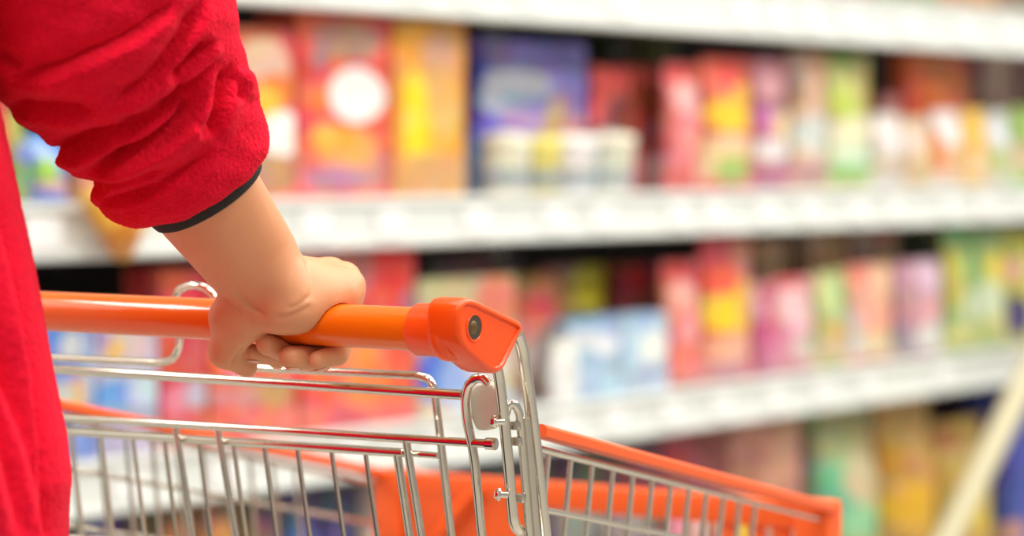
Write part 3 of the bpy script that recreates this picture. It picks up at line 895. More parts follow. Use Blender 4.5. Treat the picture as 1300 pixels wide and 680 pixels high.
for side in (0, 1):
    g = (lambda p: p) if side == 0 else mir
    m = MB()
    t1 = [sd(657, 424), sd(664, 446), sd(670, 490), sd(679, 560), sd(692, 680), sd(709, 830)]
    m.tube([g(p) for p in t1], .0050, 18, fillet=.03)
    m.build('handle_support', m_chrome, cart)
    m = MB()
    t2 = [sd(630, 462), sd(634, 482), sd(640, 530), sd(650, 640), sd(652.5, 668), sd(672, 683), sd(700, 700)]
    m.tube([g(p) for p in t2], .0043, 18, fillet=.02)
    m.build('handle_support', m_chrome, cart)
    m = MB()
    t3 = [sd(641, 530, -.004), sd(645, 514, .000), sd(652, 511, .004), sd(659, 522, .006), sd(663, 560, .006), sd(669, 640, .006), sd(674, 700, .006)]
    m.tube([g(p) for p in t3], .0034, 14, fillet=.012)
    m.build('pivot_wire', m_chrome, cart)
    m = MB()
    t4 = [sd(668, 530, .010), sd(673, 580, .010), sd(681, 680, .010), sd(694, 800, .010)]
    m.tube([g(p) for p in t4], .0030, 14)
    m.build('frame_wire', m_wire, cart)
    # weld nuts and bolts between the wires
    for (x, y), (x2, y2) in (((621, 535), (640, 535)), ((627, 627), (645, 628))):
        m = MB()
        p, p2 = sd(x + 1, y, -.006), sd(x2, y2, .002)
        ax = (p2 - p).normalized()
        m.tube([g(p), g(p + ax * .0022), g(p + ax * .0024), g(p + ax * .0042), g(p + ax * .0044), g(p2)], [.0030, .0048, .0052, .0052, .0026, .0026], 16)
        m.build('bolt', m_chrome, cart)
    for (x, y) in ((655, 540), (657, 560), (660, 632), (667, 632)):
        m = MB(); p = sd(x, y, .004)
        m.box(g(p), a_, f_, Zv, .004, .0032, .0032)
        m.build('weld_bracket', m_wire, cart, bevel=.001)

# rear flap: hangs in a plane that leans with the handle supports -----------
t2a, t2b = sd(640, 530), sd(650, 640)
gd = (t2b - t2a).normalized()
GN = a_.cross(gd).normalized()
if GN.dot(f_) < 0: GN = -GN
GP = t2a - f_ * .002


def gp(px, py, off=0.0): return on_plane(px, py, GP + f_ * off, GN)


def gext(p, q, k):
    """carry a wire that runs on behind the shopper"""
    return p + (p - q) * k


m = MB()
l0, l1 = gp(62, 468), gp(588, 501)
m.tube([gext(l0, l1, .28), l0, l1], .0040, 16)                                  # upper bar
m.build('flap_bar', m_chrome, cart)
m = MB()
m.tube([gp(622, 760), gp(611, 676), gp(602, 578), gp(592, 530), gp(590.5, 506), gp(594, 489), gp(603, 480), gp(613, 479), gp(620, 487)], .0037, 16, fillet=.012)
m.build('flap_hook', m_chrome, cart)
m = MB()
l0, l1 = gp(78, 529.5), gp(628, 563.5)
m.tube([gext(l0, l1, .26), l0, l1], .0034, 16)                                  # middle bar
m.tube([gp(618, 562.8), gp(629, 563.4)], .0048, 14)
m.build('flap_bar', m_chrome, cart)
m = MB()
l0, l1 = gp(82, 547, .006), gp(512, 574.5, .006)
m.tube([gext(l0, l1, .33), l0, l1], .0036, 16)                                  # lower bar
m.tube([gp(505, 574, .006), gp(556, 578, .006)], .0026, 12)
m.build('flap_bar', m_chrome, cart)
m = MB()
for (x0, y0), (x1, y1), r in (((222.5, 540), (245, 680), .0029), ((276, 543), (300, 680), .0029), ((515.5, 558), (535, 680), .0033)):
    p, q = gp(x0, y0), gp(x1, y1)
    m = MB(); m.tube([p + (q - p).normalized() * -.001, q + (q - p) * .9], r, 12)
    m.build('flap_strut', m_chrome, cart)
m = MB(); p, q = gp(504, 574, .006), gp(520, 680, .006)
m.tube([p, q + (q - p) * .9], .0035, 12)
m.build('flap_strut', m_chrome, cart)
# closely spaced thin wires of the flap
m = MB()
tops = [(-160, 541), (-118, 543.5), (-76, 546), (-35, 548), (6, 551), (47, 553), (89, 556), (127.5, 558), (168, 560), (208, 562), (252, 565), (296, 570), (335, 571), (377, 573), (420, 574), (463, 577)]
for x, y in tops:
    p = gp(x, y - 8, .009); q = gp(x + 16.5, 682, .009)
    m.tube([p, q + (q - p) * .9], .0019, 8)
for yy in (700, 770):
    m.tube([gp(-180, yy - 30, .012), gp(520, yy, .012)], .0022, 8)
m.build('flap_grid', m_wire, cart)
# child-seat wire that loops up behind the handle
m = MB()
cs = [(-120, 445), (205, 460.5), (220, 456), (228, 440), (226, 405), (221, 380), (227, 367), (243, 361), (260, 364), (273, 376), (281, 410), (290, 452), (304, 465.5), (330, 467), (532, 476.5), (545, 481), (551, 493), (556, 530), (573, 680), (584, 780)]
m.tube([gp(x, y, .036 if i > 0 else .036) for i, (x, y) in enumerate(cs)], .0033, 14, fillet=.016)
m.build('child_seat_wire', m_chrome, cart)
# pale plastic hinge block
m = MB()
hb = [(595, 497), (601, 489), (612, 486), (624, 487), (632, 497), (634, 520), (630, 538), (616, 547), (604, 546), (597, 530)]
h0 = [gp(x, y, .006) for x, y in hb]; h1 = [p + f_ * .014 for p in h0]
k = len(hb)
m.add(h0 + h1, [tuple(range(k)), tuple(range(2 * k - 1, k - 1, -1))] + [(i, (i + 1) % k, k + (i + 1) % k, k + i) for i in range(k)])
m.build('hinge_block', m_block, cart, bevel=.003, seg=3)

# basket --------------------------------------------------------------------
R0 = on_plane(680, 546, hp(.024, 0, 0), a_)
R1 = P(1052, 645, 2.42)
L0 = R0 - a_ * .60
L1 = P(492, 602, 2.73)
zrow = lambda p, dz: p + Zv * dz


def lerp(p, q, t): return p + (q - p) * t


for (p, q, out) in ((R0, R1, 1), (L0, L1, -1)):
    d = (q - p).normalized(); sidev = d.cross(Zv).normalized() * (1 if out > 0 else -1)
    up = sidev.cross(d).normalized()
    if up.z < 0: up = -up
    m = MB()
    # rim: a rounded channel that caps the top wire
    prof = [(-.009, -.003), (-.009, .0025), (-.006, .0052), (.006, .0052), (.010, .0025), (.010, -.004), (.006, -.0052), (-.005, -.0052)]
    vs = []
    for t in (0.0, .25, .5, .75, 1.0):
        for s_, u_ in prof: vs.append(lerp(p, q, t) + sidev * s_ + up * u_)
    k = len(prof); fs = []
    for i in range(4):
        for j in range(k): fs.append((i * k + j, i * k + (j + 1) % k, (i + 1) * k + (j + 1) % k, (i + 1) * k + j))
    fs += [tuple(range(k)), tuple(4 * k + j for j in range(k))]
    m.add(vs, fs)
    m.build('basket_rim', m_rim, cart, angle=math.radians(30))
    # wire side panel below the rim
    m = MB()
    inw = -sidev
    def side_pt(t, dz): return lerp(p, q, t) + Zv * (-dz) + inw * (dz * .10)
    for dz, r in ((.0135, .0030), (.060, .0026), (.115, .0026), (.17, .0026), (.225, .0026), (.285, .0034)):
        m.tube([side_pt(0, dz), side_pt(.955, dz)], r, 10)
    nw = 12
    for i in range(nw):
        t = .05 + i * .0605
        m.tube([side_pt(t, .0125) - sidev * .0040, side_pt(t, .285) - sidev * .0045], .0023, 8)
    m.build('side_panel', m_wire, cart)

FR = R1 - L1
frd = FR.normalized(); fwd = Zv.cross(frd).normalized()
if fwd.dot(f_) < 0: fwd = -fwd
# front bumper: top bar, corner posts, slats and a faceted left corner
m = MB()
mid = lerp(L1, R1, .5)
ln = FR.length
m.box(mid + Zv * -.009, frd, fwd, Zv, ln / 2 - .01, .011, .0145)
m.build('front_bar', m_rim, cart, smooth=True, bevel=.004)
for corner, sgn in ((R1, -1), (L1, 1)):
    m = MB()
    c = corner + frd * (sgn * .012) + Zv * -.09
    m.box(c, frd, fwd, Zv, .0195, .0195, .098)
    m.build('corner_post', m_rim, cart, bevel=.006)
m = MB()
for i in range(3):
    c = R1 - frd * (.052 + .030 * i) + Zv * -.10 - fwd * .002
    m.box(c, frd, fwd, Zv, .0095, .004, .080)
m.build('front_slat', m_rim, cart, bevel=.0015)
# faceted sign-like panel at the left front corner
m = MB()
c0 = L1 + frd * .036
pts = [(0, -.002), (.165, -.002), (.165, -.085), (0, -.085)]
fr = [c0 + frd * x + Zv * z - fwd * .010 for x, z in pts]
bk = [c0 + frd * x + Zv * z + fwd * .004 for x, z in pts]
m.add(fr + bk, [(0, 1, 2, 3), (7, 6, 5, 4), (0, 4, 5, 1), (1, 5, 6, 2), (2, 6, 7, 3), (3, 7, 4, 0)])
# raised diagonal rib across it
e = [(.018, -.078), (.082, -.006), (.112, -.006), (.052, -.078)]
r0 = [c0 + frd * x + Zv * z - fwd * .009 for x, z in e]
cen = [c0 + frd * .040 + Zv * -.076 - fwd * .026, c0 + frd * .102 + Zv * -.008 - fwd * .026]
m.add(r0 + cen, [(0, 1, 5, 4), (3, 4, 5, 2), (0, 4, 3), (1, 2, 5)])
m.build('corner_panel', m_rim, cart, smooth=False)
m = MB()
for i in range(20):
    t = .06 + .88 * i / 19
    p = lerp(L1, R1, t)
    m.tube([p + Zv * -.02, p + Zv * -.30 - fwd * .03], .0019, 8)
for dz in (.115, .17, .225, .285):
    m.tube([L1 + Zv * -dz - fwd * dz * .1, R1 + Zv * -dz - fwd * dz * .1], .0026, 10)
m.build('front_panel', m_wire, cart)
# floor of the basket
m = MB()
b00, b01, b10, b11 = [p + Zv * -.285 for p in (L0, L1, R0, R1)]
for i in range(17):
    t = (i + .5) / 17
    m.tube([lerp(b00, b10, t), lerp(b01, b11, t)], .0019, 8)
for i in range(7):
    t = i / 6
    m.tube([lerp(b00, b01, t), lerp(b10, b11, t)], .003, 10)
m.build('basket_floor', m_wire, cart)
# chassis and wheels
m = MB()
cr, cl = sd(708, 830), mir(sd(708, 830))
def gr(p, z): return Vector((p.x, p.y, z))
fr_, fl_ = R1 - frd * .05 - fwd * .05, L1 + frd * .05 - fwd * .05
for p, q in ((cr, fr_), (cl, fl_)):
    m.tube([p, lerp(p, gr(p + f_ * .06, .2), .6), gr(p + f_ * .10, .19), gr(q, .15)], .0105, 16, fillet=.05)
    m.tube([gr(q, .15), q + Zv * -.29 + fwd * -.02], .0085, 14)
    m.tube([gr(p + f_ * .02, p.z - .06), lerp(p, q, .5) + Zv * -.22], .008, 14)
m.tube([gr(fr_, .15), gr(fl_, .15)], .0095, 14)
m.tube([gr(cr + f_ * .10, .19), gr(cl + f_ * .10, .19)], .0095, 14)
m.build('chassis', m_chrome, cart)
for p, z in ((gr(cr + f_ * .10, .19), .19), (gr(cl + f_ * .10, .19), .19), (gr(fr_, .15), .15), (gr(fl_, .15), .15)):
    m = MB()
    m.tube([p, gr(p, .135)], .011, 16)
    for s_ in (-1, 1):
        m.box(gr(p, .10) + a_ * (.017 * s_) - f_ * .012, a_, f_, Zv, .0018, .014, .042)
    m.box(gr(p, .140), a_, f_, Zv, .019, .018, .003)
    ca = m.build('caster', m_wire, cart)
    m = MB(); c = gr(p, .062) - f_ * .014
    m.tube([c - a_ * .013, c - a_ * .011, c + a_ * .011, c + a_ * .013], [.056, .0615, .0615, .056], 32)
    m.build('wheel', m_rubber, ca, angle=math.radians(40))
# ------------------------------------------------------------------ the shopper
def seg_dist(px, py, pts):
    """distance to a fold line, how far along it the foot lies (0..1) and which side of it"""
    best = np.full(px.shape, 1e9); par = np.zeros(px.shape); side = np.zeros(px.shape)
    pts = [np.array(p, float) for p in pts]
    # smooth the measured line
    dense = []
    for i in range(len(pts) - 1):
        p0 = pts[max(i - 1, 0)]; p1 = pts[i]; p2 = pts[i + 1]; p3 = pts[min(i + 2, len(pts) - 1)]
        for s in np.linspace(0, 1, 7)[:-1]:
            dense.append(.5 * ((2 * p1) + (-p0 + p2) * s + (2 * p0 - 5 * p1 + 4 * p2 - p3) * s ** 2 + (-p0 + 3 * p1 - 3 * p2 + p3) * s ** 3))
    dense.append(pts[-1])
    dl = [np.linalg.norm(dense[i + 1] - dense[i]) for i in range(len(dense) - 1)]
    tot = sum(dl); run = 0
    for i in range(len(dense) - 1):
        a, b2 = dense[i], dense[i + 1]
        d = b2 - a; l2 = (d ** 2).sum() + 1e-9
        t = np.clip(((px - a[0]) * d[0] + (py - a[1]) * d[1]) / l2, 0, 1)
        ex, ey = px - (a[0] + t * d[0]), py - (a[1] + t * d[1])
        dd = np.hypot(ex, ey)
        m = dd < best
        best = np.where(m, dd, best)
        par = np.where(m, (run + t * dl[i]) / tot, par)
        side = np.where(m, np.sign(d[0] * ey - d[1] * ex), side)
        run += dl[i]
    return best, par, side


def fold(px, py, pts, dep, wa, wb):
    """a crease with an overhanging crest on one side and a soft slope on the other"""
    d, t, sdn = seg_dist(px, py, pts)
    env = np.clip(np.minimum(t, 1 - t) / .22, 0, 1); env = env * env * (3 - 2 * env)
    x = np.clip(d / (2.6 * wa), 0, 1)
    crest = np.where(d < 2.6 * wa, -dep + 1.55 * dep * x * x * (3 - 2 * x), .55 * dep * np.exp(-((d - 2.6 * wa) / wb) ** 2))
    soft = -dep * np.exp(-(d / wb) ** 2)
    end = np.where((t < .001) | (t > .999), 0, 1)
    groove = -.45 * dep * np.exp(-(d / (wa * .8)) ** 2)
    return (np.where(sdn > 0, crest, soft) + groove) * env


# hand frame: origin on the handle's axis under the hand, a along the handle, f forward, z up (millimetres)
_p = HO
def handle_at(px):
    lo_, hi_ = -.6, .1
    for _ in range(60):
        md = (lo_ + hi_) / 2
        x, _y = project(np.array([HO + a_ * md]))
        if x[0] < px: lo_ = md
        else: hi_ = md
    return HO + a_ * lo_


HH = handle_at(362)
def hl_(a, f, z): return HH + a_ * (a / 1000) + f_ * (f / 1000) + Zv * (z / 1000)


WR = hl_(1, -31, 41)
dE = Vector((-.129, -.107, .186)).normalized()
EL = WR + dE * .255 + Vector((.82, 0, .57)) * .008
wv = Vector((.82, 0, .57))                       # width of the forearm, across the view
wh = (a_ * .93 + f_ * -.30 + Zv * .10).normalized()   # width of the palm
r_ = lambda v: v / 1000

FA = Cone(WR + dE * .012, EL, (.0365, .0275), (.060, .048), wv)
carp = [(-19, -25, 37), (-6, -27, 40), (8, -26, 40), (20, -22, 34)]
knk = [(-18, 50, 34), (5, 51, 35), (25, 42, 32.5), (42, 25, 29)]
krad = [12.5, 12.5, 12, 11]
palm = []
for c, k, kr in zip(carp, knk, krad):
    palm.append(Cone(hl_(*c), hl_(*k), r_(15), r_(kr)))
palm += [
    Ell(hl_(-2, -26, 36), (r_(31), r_(22), r_(20)), wh, wh.cross(Zv).normalized() * -1, Zv),
    Cone(hl_(22, -24, 24), hl_(36, -2, 20), r_(17), r_(15)),            # heel below the little finger
    Cone(hl_(30, -16, 13), hl_(46, 14, 22), r_(15), r_(12)),
    Cone(hl_(0, -25, 22), hl_(26, -20, 12), r_(15), r_(15)),
    Cone(hl_(-10, -33, 7), hl_(14, -28, 9), r_(13), r_(14)),
    Cone(hl_(-16, 4, 24), hl_(30, 22, 24), r_(12), r_(12)),
]
thumb = [
    Cone(hl_(-9, -36, 28), hl_(-23, -36, 6), r_(17), r_(17)),
    Cone(hl_(-4, -35, 20), hl_(-10, -33, 2), r_(14), r_(14)),
    Cone(hl_(-24, -35, 4), hl_(-35, -30, -22), r_(15.5), r_(11)),
    Cone(hl_(-14, -33, 0), hl_(-33, -31, -20), r_(14), r_(10.5)),
    Cone(hl_(-35, -30, -22), hl_(-27, -14, -34), r_(11), r_(8.6)),
]
fing = []
fj = [  # knuckle, middle joint, end joint, tip, radii
    (knk[0], (-14, 37, -6), (-17, 12, -28), (-20, -16, -23), (11, 9.5, 8.2, 7.0)),
    (knk[1], (8, 38, -7), (6, 13, -28), (1, -24, -15), (11, 9.5, 8.8, 8.2)),
    (knk[2], (28, 33, -5), (26, 12, -27), (19, -17, -25), (11, 9.6, 9.4, 9.0)),
    (knk[3], (45, 26, 1), (42, 11, -23), (37, -7, -27), (10.5, 8.6, 8.2, 7.4)),
]
for k, p1, p2, tp, rr in fj:
    fing.append(union([Cone(hl_(*k), hl_(*p1), r_(rr[0]), r_(rr[1])),
                       Cone(hl_(*p1), hl_(*p2), r_(rr[1]), r_(rr[2])),
                       Cone(hl_(*p2), hl_(*tp), r_(rr[2]), r_(rr[3]))], .004))
fpalm = union(palm, .014)
fthumb = union(thumb, .007)
A_HO, A_a = A(HO), A(a_)


def f_hand(X):
    d = smin(fpalm(X), FA(X), .012)
    d = smin(d, fthumb(X), .0045)
    ff = fing[0](X)
    for g in fing[1:]: ff = smin(ff, g(X), .0008)
    # fingers flow into the palm near the knuckles but stay apart from it underneath
    up = np.clip(((X[..., 2] - HH.z) - .004) / .02, 0, 1)
    k = .0012 + .008 * up
    h = np.clip(.5 + .5 * (ff - d) / k, 0, 1)
    d = ff + (d - ff) * h - k * h * (1 - h)
    # the grip presses into the skin
    q = X - A_HO
    t = q @ A_a
    rad = np.sqrt(np.maximum((q * q).sum(-1) - t * t, 0)) - .0168
    return np.maximum(d, -rad)


lo = np.minimum.reduce([A(WR), A(EL), A(hl_(-70, -60, -60)), A(hl_(80, 80, 60))]) - .06
hi = np.maximum.reduce([A(WR), A(EL), A(hl_(-70, -60, -60)), A(hl_(80, 80, 60))]) + .06
lo_h = np.array([HH.x - .085, HH.y - .105, HH.z - .065]); hi_h = np.array([HH.x + .105, HH.y + .075, HH.z + .13])
Vh, Fh = surface(f_hand, lo_h, hi_h, .00125)
Vh = relax(Vh, Fh, 1, .4)
px_, py_ = project(Vh)
Nh = vnormals(Vh, Fh)
facing = np.clip((-(Nh @ np.array(FW))) / .3, 0, 1)
dsp = np.zeros(len(Vh))
for pts, dep, wa, wb in [([(290, 366), (303, 374), (318, 388), (341, 403)], 1.3, 2.2, 7), ([(398, 384), (384, 394), (366, 401), (346, 403)], .9, 2.2, 6),
                         ([(396, 372), (380, 386), (362, 392)], .6, 2, 5), ([(309, 440), (301, 451), (292, 464)], 1.3, 2, 5),
                         ([(386, 322), (394, 345), (396, 368), (388, 384)], 1.0, 3.0, 9), ([(282, 372), (292, 384), (306, 398)], .6, 2, 6)]:
    dsp += fold(px_, py_, pts, dep, wa, wb)
Vh = Vh + Nh * (np.clip(dsp * facing, -2, 1) / 1000)[:, None]
# the rest of the forearm continues from the cut at a coarser step
Va, Fa = surface(FA, lo, hi, .004)
cut = HH.z + .118


def joined(parts):
    V = []; F = []; n = 0
    for v, f in parts:
        V.append(v); F.append(f + n); n += len(v)
    return np.concatenate(V), np.concatenate(F)


Fa = Fa[(Va[Fa][:, :, 2] > cut).all(1)]
MC = hp(-.322, 0, 0)
def mirV(V):
    q = V - np.array(MC)
    return V - 2 * (q @ np.array(a_))[:, None] * np.array(a_)


def arm_left(V):
    """mirrored arm, swung down from the left shoulder"""
    V = mirV(V)
    sh = np.array(mirV(np.array([list(P(28, -440, 1.585))]))[0])
    wr = np.array(mirV(np.array([list(WR)]))[0])
    d = wr - sh
    ang = math.atan2(float(d @ np.array(f_)), float(-d[2])) + .05
    M = np.array(Matrix.Rotation(-ang, 3, a_))
    c = (V - sh) @ M.T
    if abs(((wr - sh) @ M.T) @ np.array(f_)) > abs(d @ np.array(f_)):
        c = (V - sh) @ M
    return c + sh


# torso, neck, head and legs under the clothes
BC = Vector((-.488, 1.632, 0))
def bp(a, f, z): return Vector((BC.x, BC.y, 0)) + a_ * a + f_ * f + Vector((0, 0, z))


head = [Ell(bp(0, .05, 1.60), (.072, .092, .105), a_, f_, Zv), Ell(bp(0, .075, 1.545), (.052, .062, .055), a_, f_, Zv),
        Cone(bp(0, .0, 1.40), bp(0, .035, 1.54), .052, .047), Cone(bp(0, .150, 1.585), bp(0, .137, 1.615), .011, .008),
        Ell(bp(.074, .045, 1.59), (.010, .018, .030), a_, f_, Zv), Ell(bp(-.074, .045, 1.59), (.010, .018, .030), a_, f_, Zv),
        Ell(bp(0, .134, 1.548), (.022, .008, .006), a_, f_, Zv)]
core = [Cone(bp(0, 0, 1.34), bp(0, 0, .95), (.15, .08), (.13, .08), a_), Cone(bp(-.13, 0, 1.40), bp(.13, 0, 1.40), .05, .05)]
legs = [Cone(bp(s_ * .085, 0, .90), bp(s_ * .085, .01, .50), .075, .05) for s_ in (-1, 1)] + \
       [Cone(bp(s_ * .085, .01, .50), bp(s_ * .085, 0, .10), .05, .033) for s_ in (-1, 1)]
Vb, Fb = surface(union(head + core + legs, .02), A(bp(0, 0, 0)) - np.array([.3, .3, -.05]), A(bp(0, 0, 0)) + np.array([.3, .3, 1.74]), .009)

m_skin, nt, b = new_mat('skin')
N, L = nt.nodes, nt.links
tc = N.new('ShaderNodeTexCoord')
n1 = N.new('ShaderNodeTexNoise'); n1.inputs['Scale'].default_value = 28; n1.inputs['Detail'].default_value = 3
L.new(tc.outputs['Object'], n1.inputs['Vector'])
mx = N.new('ShaderNodeMix'); mx.data_type = 'RGBA'
mx.inputs['A'].default_value = (*lin(228, 166, 120), 1); mx.inputs['B'].default_value = (*lin(216, 148, 104), 1)
L.new(n1.outputs['Fac'], mx.inputs['Factor']); L.new(mx.outputs['Result'], b.inputs['Base Color'])
b.inputs['Roughness'].default_value = .48
b.inputs['Subsurface Weight'].default_value = .18
b.inputs['Subsurface Radius'].default_value = (.006, .0025, .0015)
b.inputs['Subsurface Scale'].default_value = 1.0
v1 = N.new('ShaderNodeTexVoronoi'); v1.inputs['Scale'].default_value = 520
L.new(tc.outputs['Object'], v1.inputs['Vector'])
bpn = N.new('ShaderNodeBump'); bpn.inputs['Strength'].default_value = .10; bpn.inputs['Distance'].default_value = .0006
L.new(v1.outputs['Distance'], bpn.inputs['Height']); L.new(bpn.outputs['Normal'], b.inputs['Normal'])

# trim the fine mesh where the coarse forearm takes over, inside the sleeve
Fh2 = Fh[(Vh[Fh][:, :, 2] < cut + .006).any(1)]
V1, F1 = joined([(Vh, Fh2), (Va, Fa)])
Vall, Fall = joined([(V1, F1), (arm_left(V1), F1[:, ::-1]), (Vb, Fb)])
used = np.unique(Fall); rem = np.full(len(Vall), -1); rem[used] = np.arange(len(used))
person = link_mesh('person', Vall[used], rem[Fall], m_skin)
tag(person, 'person in a red fleece top gripping the orange cart handle', 'person')

m_nail = plain('nail', lin(236, 186, 158), .28, coat=.3)
def nail(c, nrm, along, w, l):
    n_ = Vector(nrm).normalized(); al = Vector(along); al = (al - n_ * al.dot(n_)).normalized(); ac = n_.cross(al)
    bm = bmesh.new(); bmesh.ops.create_uvsphere(bm, u_segments=16, v_segments=10, radius=1)
    for v in bm.verts:
        x, y, z = v.co
        v.co = c + ac * (x * w) + al * (y * l) + n_ * (z * .0011 - .10 * w * x * x)
    return link_bm('fingernail', bm, m_nail, person)


for (k, p1, p2, tp, rr), off in zip(fj, ((0, -3, -6), None, (0, -4, -6), (0, -3, -6))):
    if off is None: continue
    d_ = (hl_(*tp) - hl_(*p2)).normalized()
    axis_r = hl_(*tp) - HH; axis_r = axis_r - a_ * axis_r.dot(a_)
    n_ = (axis_r.normalized() - d_ * axis_r.normalized().dot(d_)).normalized()
    nail(hl_(*tp) - d_ * .001 + n_ * (rr[3] / 1000 - .0002), n_, d_, .0048, .0058)

# ---- cloth
m_fleece, nt, b = new_mat('red_fleece')
N, L = nt.nodes, nt.links
tc = N.new('ShaderNodeTexCoord')
n1 = N.new('ShaderNodeTexNoise'); n1.inputs['Scale'].default_value = 420; n1.inputs['Detail'].default_value = 4
n2 = N.new('ShaderNodeTexNoise'); n2.inputs['Scale'].default_value = 110; n2.inputs['Detail'].default_value = 3
for n_ in (n1, n2): L.new(tc.outputs['Object'], n_.inputs['Vector'])
mx = N.new('ShaderNodeMix'); mx.data_type = 'RGBA'
mx.inputs['A'].default_value = (*lin(226, 12, 42), 1); mx.inputs['B'].default_value = (*lin(242, 24, 58), 1)
L.new(n1.outputs['Fac'], mx.inputs['Factor']); L.new(mx.outputs['Result'], b.inputs['Base Color'])
b.inputs['Roughness'].default_value = .95; b.inputs['Specular IOR Level'].default_value = .1
b.inputs['Sheen Weight'].default_value = .12; b.inputs['Sheen Roughness'].default_value = .45
b.inputs['Sheen Tint'].default_value = (1, .35, .4, 1)
ad = N.new('ShaderNodeMath'); ad.operation = 'ADD'
L.new(n1.outputs['Fac'], ad.inputs[0]); L.new(n2.outputs['Fac'], ad.inputs[1])
bpn = N.new('ShaderNodeBump'); bpn.inputs['Strength'].default_value = .75; bpn.inputs['Distance'].default_value = .0022
L.new(ad.outputs[0], bpn.inputs['Height']); L.new(bpn.outputs['Normal'], b.inputs['Normal'])

dW = (WR - CAM).dot(FW)
SH = P(28, -440, 1.585)
E2 = P(126, 14, 1.682)
CU = P(231, 203, dW - .055)
av = (CU - E2).normalized()
wv2 = Vector((.85, 0, .53))
sl = [Cone(SH, E2, (.076, .074), (.090, .078), wv2),
      Cone(E2, CU, (.090, .078), (.068, .060), wv2, ends=.032, pw=2.6)]
fsl = union(sl, .022)
def f_sleeve(X): return fsl(X)


lo_s = np.array([SH.x - .12, min(SH.y, E2.y) - .10, P(200, 300, dW).z - .01]); hi_s = np.array([P(350, 200, dW).x + .02, dW + .06, SH.z + .1])
Vs, Fs = surface(f_sleeve, lo_s, hi_s, .0026)


def subdivide(V, F):
    E = np.concatenate([F[:, [0, 1]], F[:, [1, 2]], F[:, [2, 3]], F[:, [3, 0]]])
    Es = np.sort(E, 1)
    uq, inv = np.unique(Es, axis=0, return_inverse=True)
    inv = inv.reshape(-1)
    mid = (V[uq[:, 0]] + V[uq[:, 1]]) / 2
    cen = V[F].mean(1)
    n, ne, nf = len(V), len(uq), len(F)
    em = [n + inv[i * nf:(i + 1) * nf] for i in range(4)]
    cc = n + ne + np.arange(nf)
    Fn = np.concatenate([np.stack([F[:, i], em[i], cc, em[i - 1]], -1) for i in range(4)])
    return np.concatenate([V, mid, cen]), Fn


# folds pressed into the pushed-up sleeve: (line, depth mm, sharp side width, soft side width)
folds = [
    ([(-6, 92), (30, 98), (70, 88), (110, 71), (150, 54), (185, 34), (216, 8), (224, -20)], 7.0, 5, 26),
    ([(139, 148), (147, 134), (168, 120), (192, 104), (212, 80), (228, 56), (247, 22), (262, -10)], 7.5, 5, 20),
    ([(220, 110), (226, 98), (240, 82), (256, 64), (268, 46)], 10, 5, 11),
    ([(52, 190), (90, 187), (132, 177), (162, 170), (188, 160), (212, 146), (234, 126), (252, 106), (268, 84), (282, 60)], 9.0, 5, 18),
    ([(98, 221), (122, 215), (146, 207), (172, 195), (198, 181), (220, 164), (240, 143), (256, 116), (262, 98)], 13.0, 6, 20),
    ([(112, 253), (146, 252), (180, 246), (212, 232), (240, 216), (262, 200), (276, 184)], 5.0, 4, 22),
    ([(268, 178), (271, 158), (276, 138), (284, 116), (291, 96), (296, 78)], 9.5, 5, 15),
    ([(304, 130), (303, 112), (298, 92)], 4.5, 4, 12),
    ([(8, 129), (36, 137), (66, 141), (95, 143), (122, 143)], 6.0, 4, 18),
    ([(60, 188), (80, 192), (104, 192), (128, 188), (146, 183)], 5.5, 4, 10),
    ([(90, 231), (112, 240), (136, 248)], 4.5, 4, 10),
    ([(150, 168), (180, 154), (206, 138), (222, 124)], 3.0, 5, 12),
    ([(104, 224), (108, 232), (122, 236), (150, 232), (186, 222), (214, 208)], 3.0, 4, 10),
    ([(-10, 66), (10, 78), (26, 88)], 3.5, 4, 12),
    ([(240, 150), (252, 160), (258, 176)], 2.5, 4, 9),
]
Vs, Fs = subdivide(Vs, Fs)
Nrm = vnormals(Vs, Fs)
px_, py_ = project(Vs)
disp = np.zeros(len(Vs))
for pts, dep, wa, wb in folds:
    disp += fold(px_, py_, pts, dep, wa, wb)
rng = np.random.RandomState(3)
disp += .45 * np.sin(px_ * .11 + py_ * .07) + .35 * np.sin(py_ * .16 - px_ * .05)
disp = np.clip(disp * 1.2, -21, 10)
Vs = Vs + Nrm * (disp / 1000)[:, None]
Vs = relax(Vs, Fs, 2, .5)
# fuzz
Vs = Vs + vnormals(Vs, Fs) * (rng.rand(len(Vs))[:, None] - .5) * .0013

# body of the top: hangs from the shoulders and flares to the hem
def f_torso(X):
    """stacked elliptical sections, smoothly interpolated"""
    zs = np.array([.79, .84, .88, .92, .95, 1.009, 1.067, 1.12, 1.20, 1.30, 1.38, 1.43])
    ra = np.array([.196, .200, .205, .207, .203, .190, .178, .165, .145, .146, .148, .140])
    z = X[..., 2]
    q = X - A(bp(0, 0, 0))
    R = np.interp(z, zs, ra)
    ez = np.maximum(np.maximum(.80 - z, z - 1.43), 0)
    n = np.sqrt(((q @ A(a_)) / R) ** 2 + ((q @ A(f_)) / (R * .72)) ** 2 + (ez / .012) ** 2)
    return (n - 1) * R * .72


fsh = union([Cone(bp(-.14, 0, 1.405), bp(.14, 0, 1.405), .066, .066), Cone(bp(0, 0, 1.42), bp(0, .012, 1.475), .075, .062)], .03)
def fto(X): return smin(f_torso(X), fsh(X), .02)

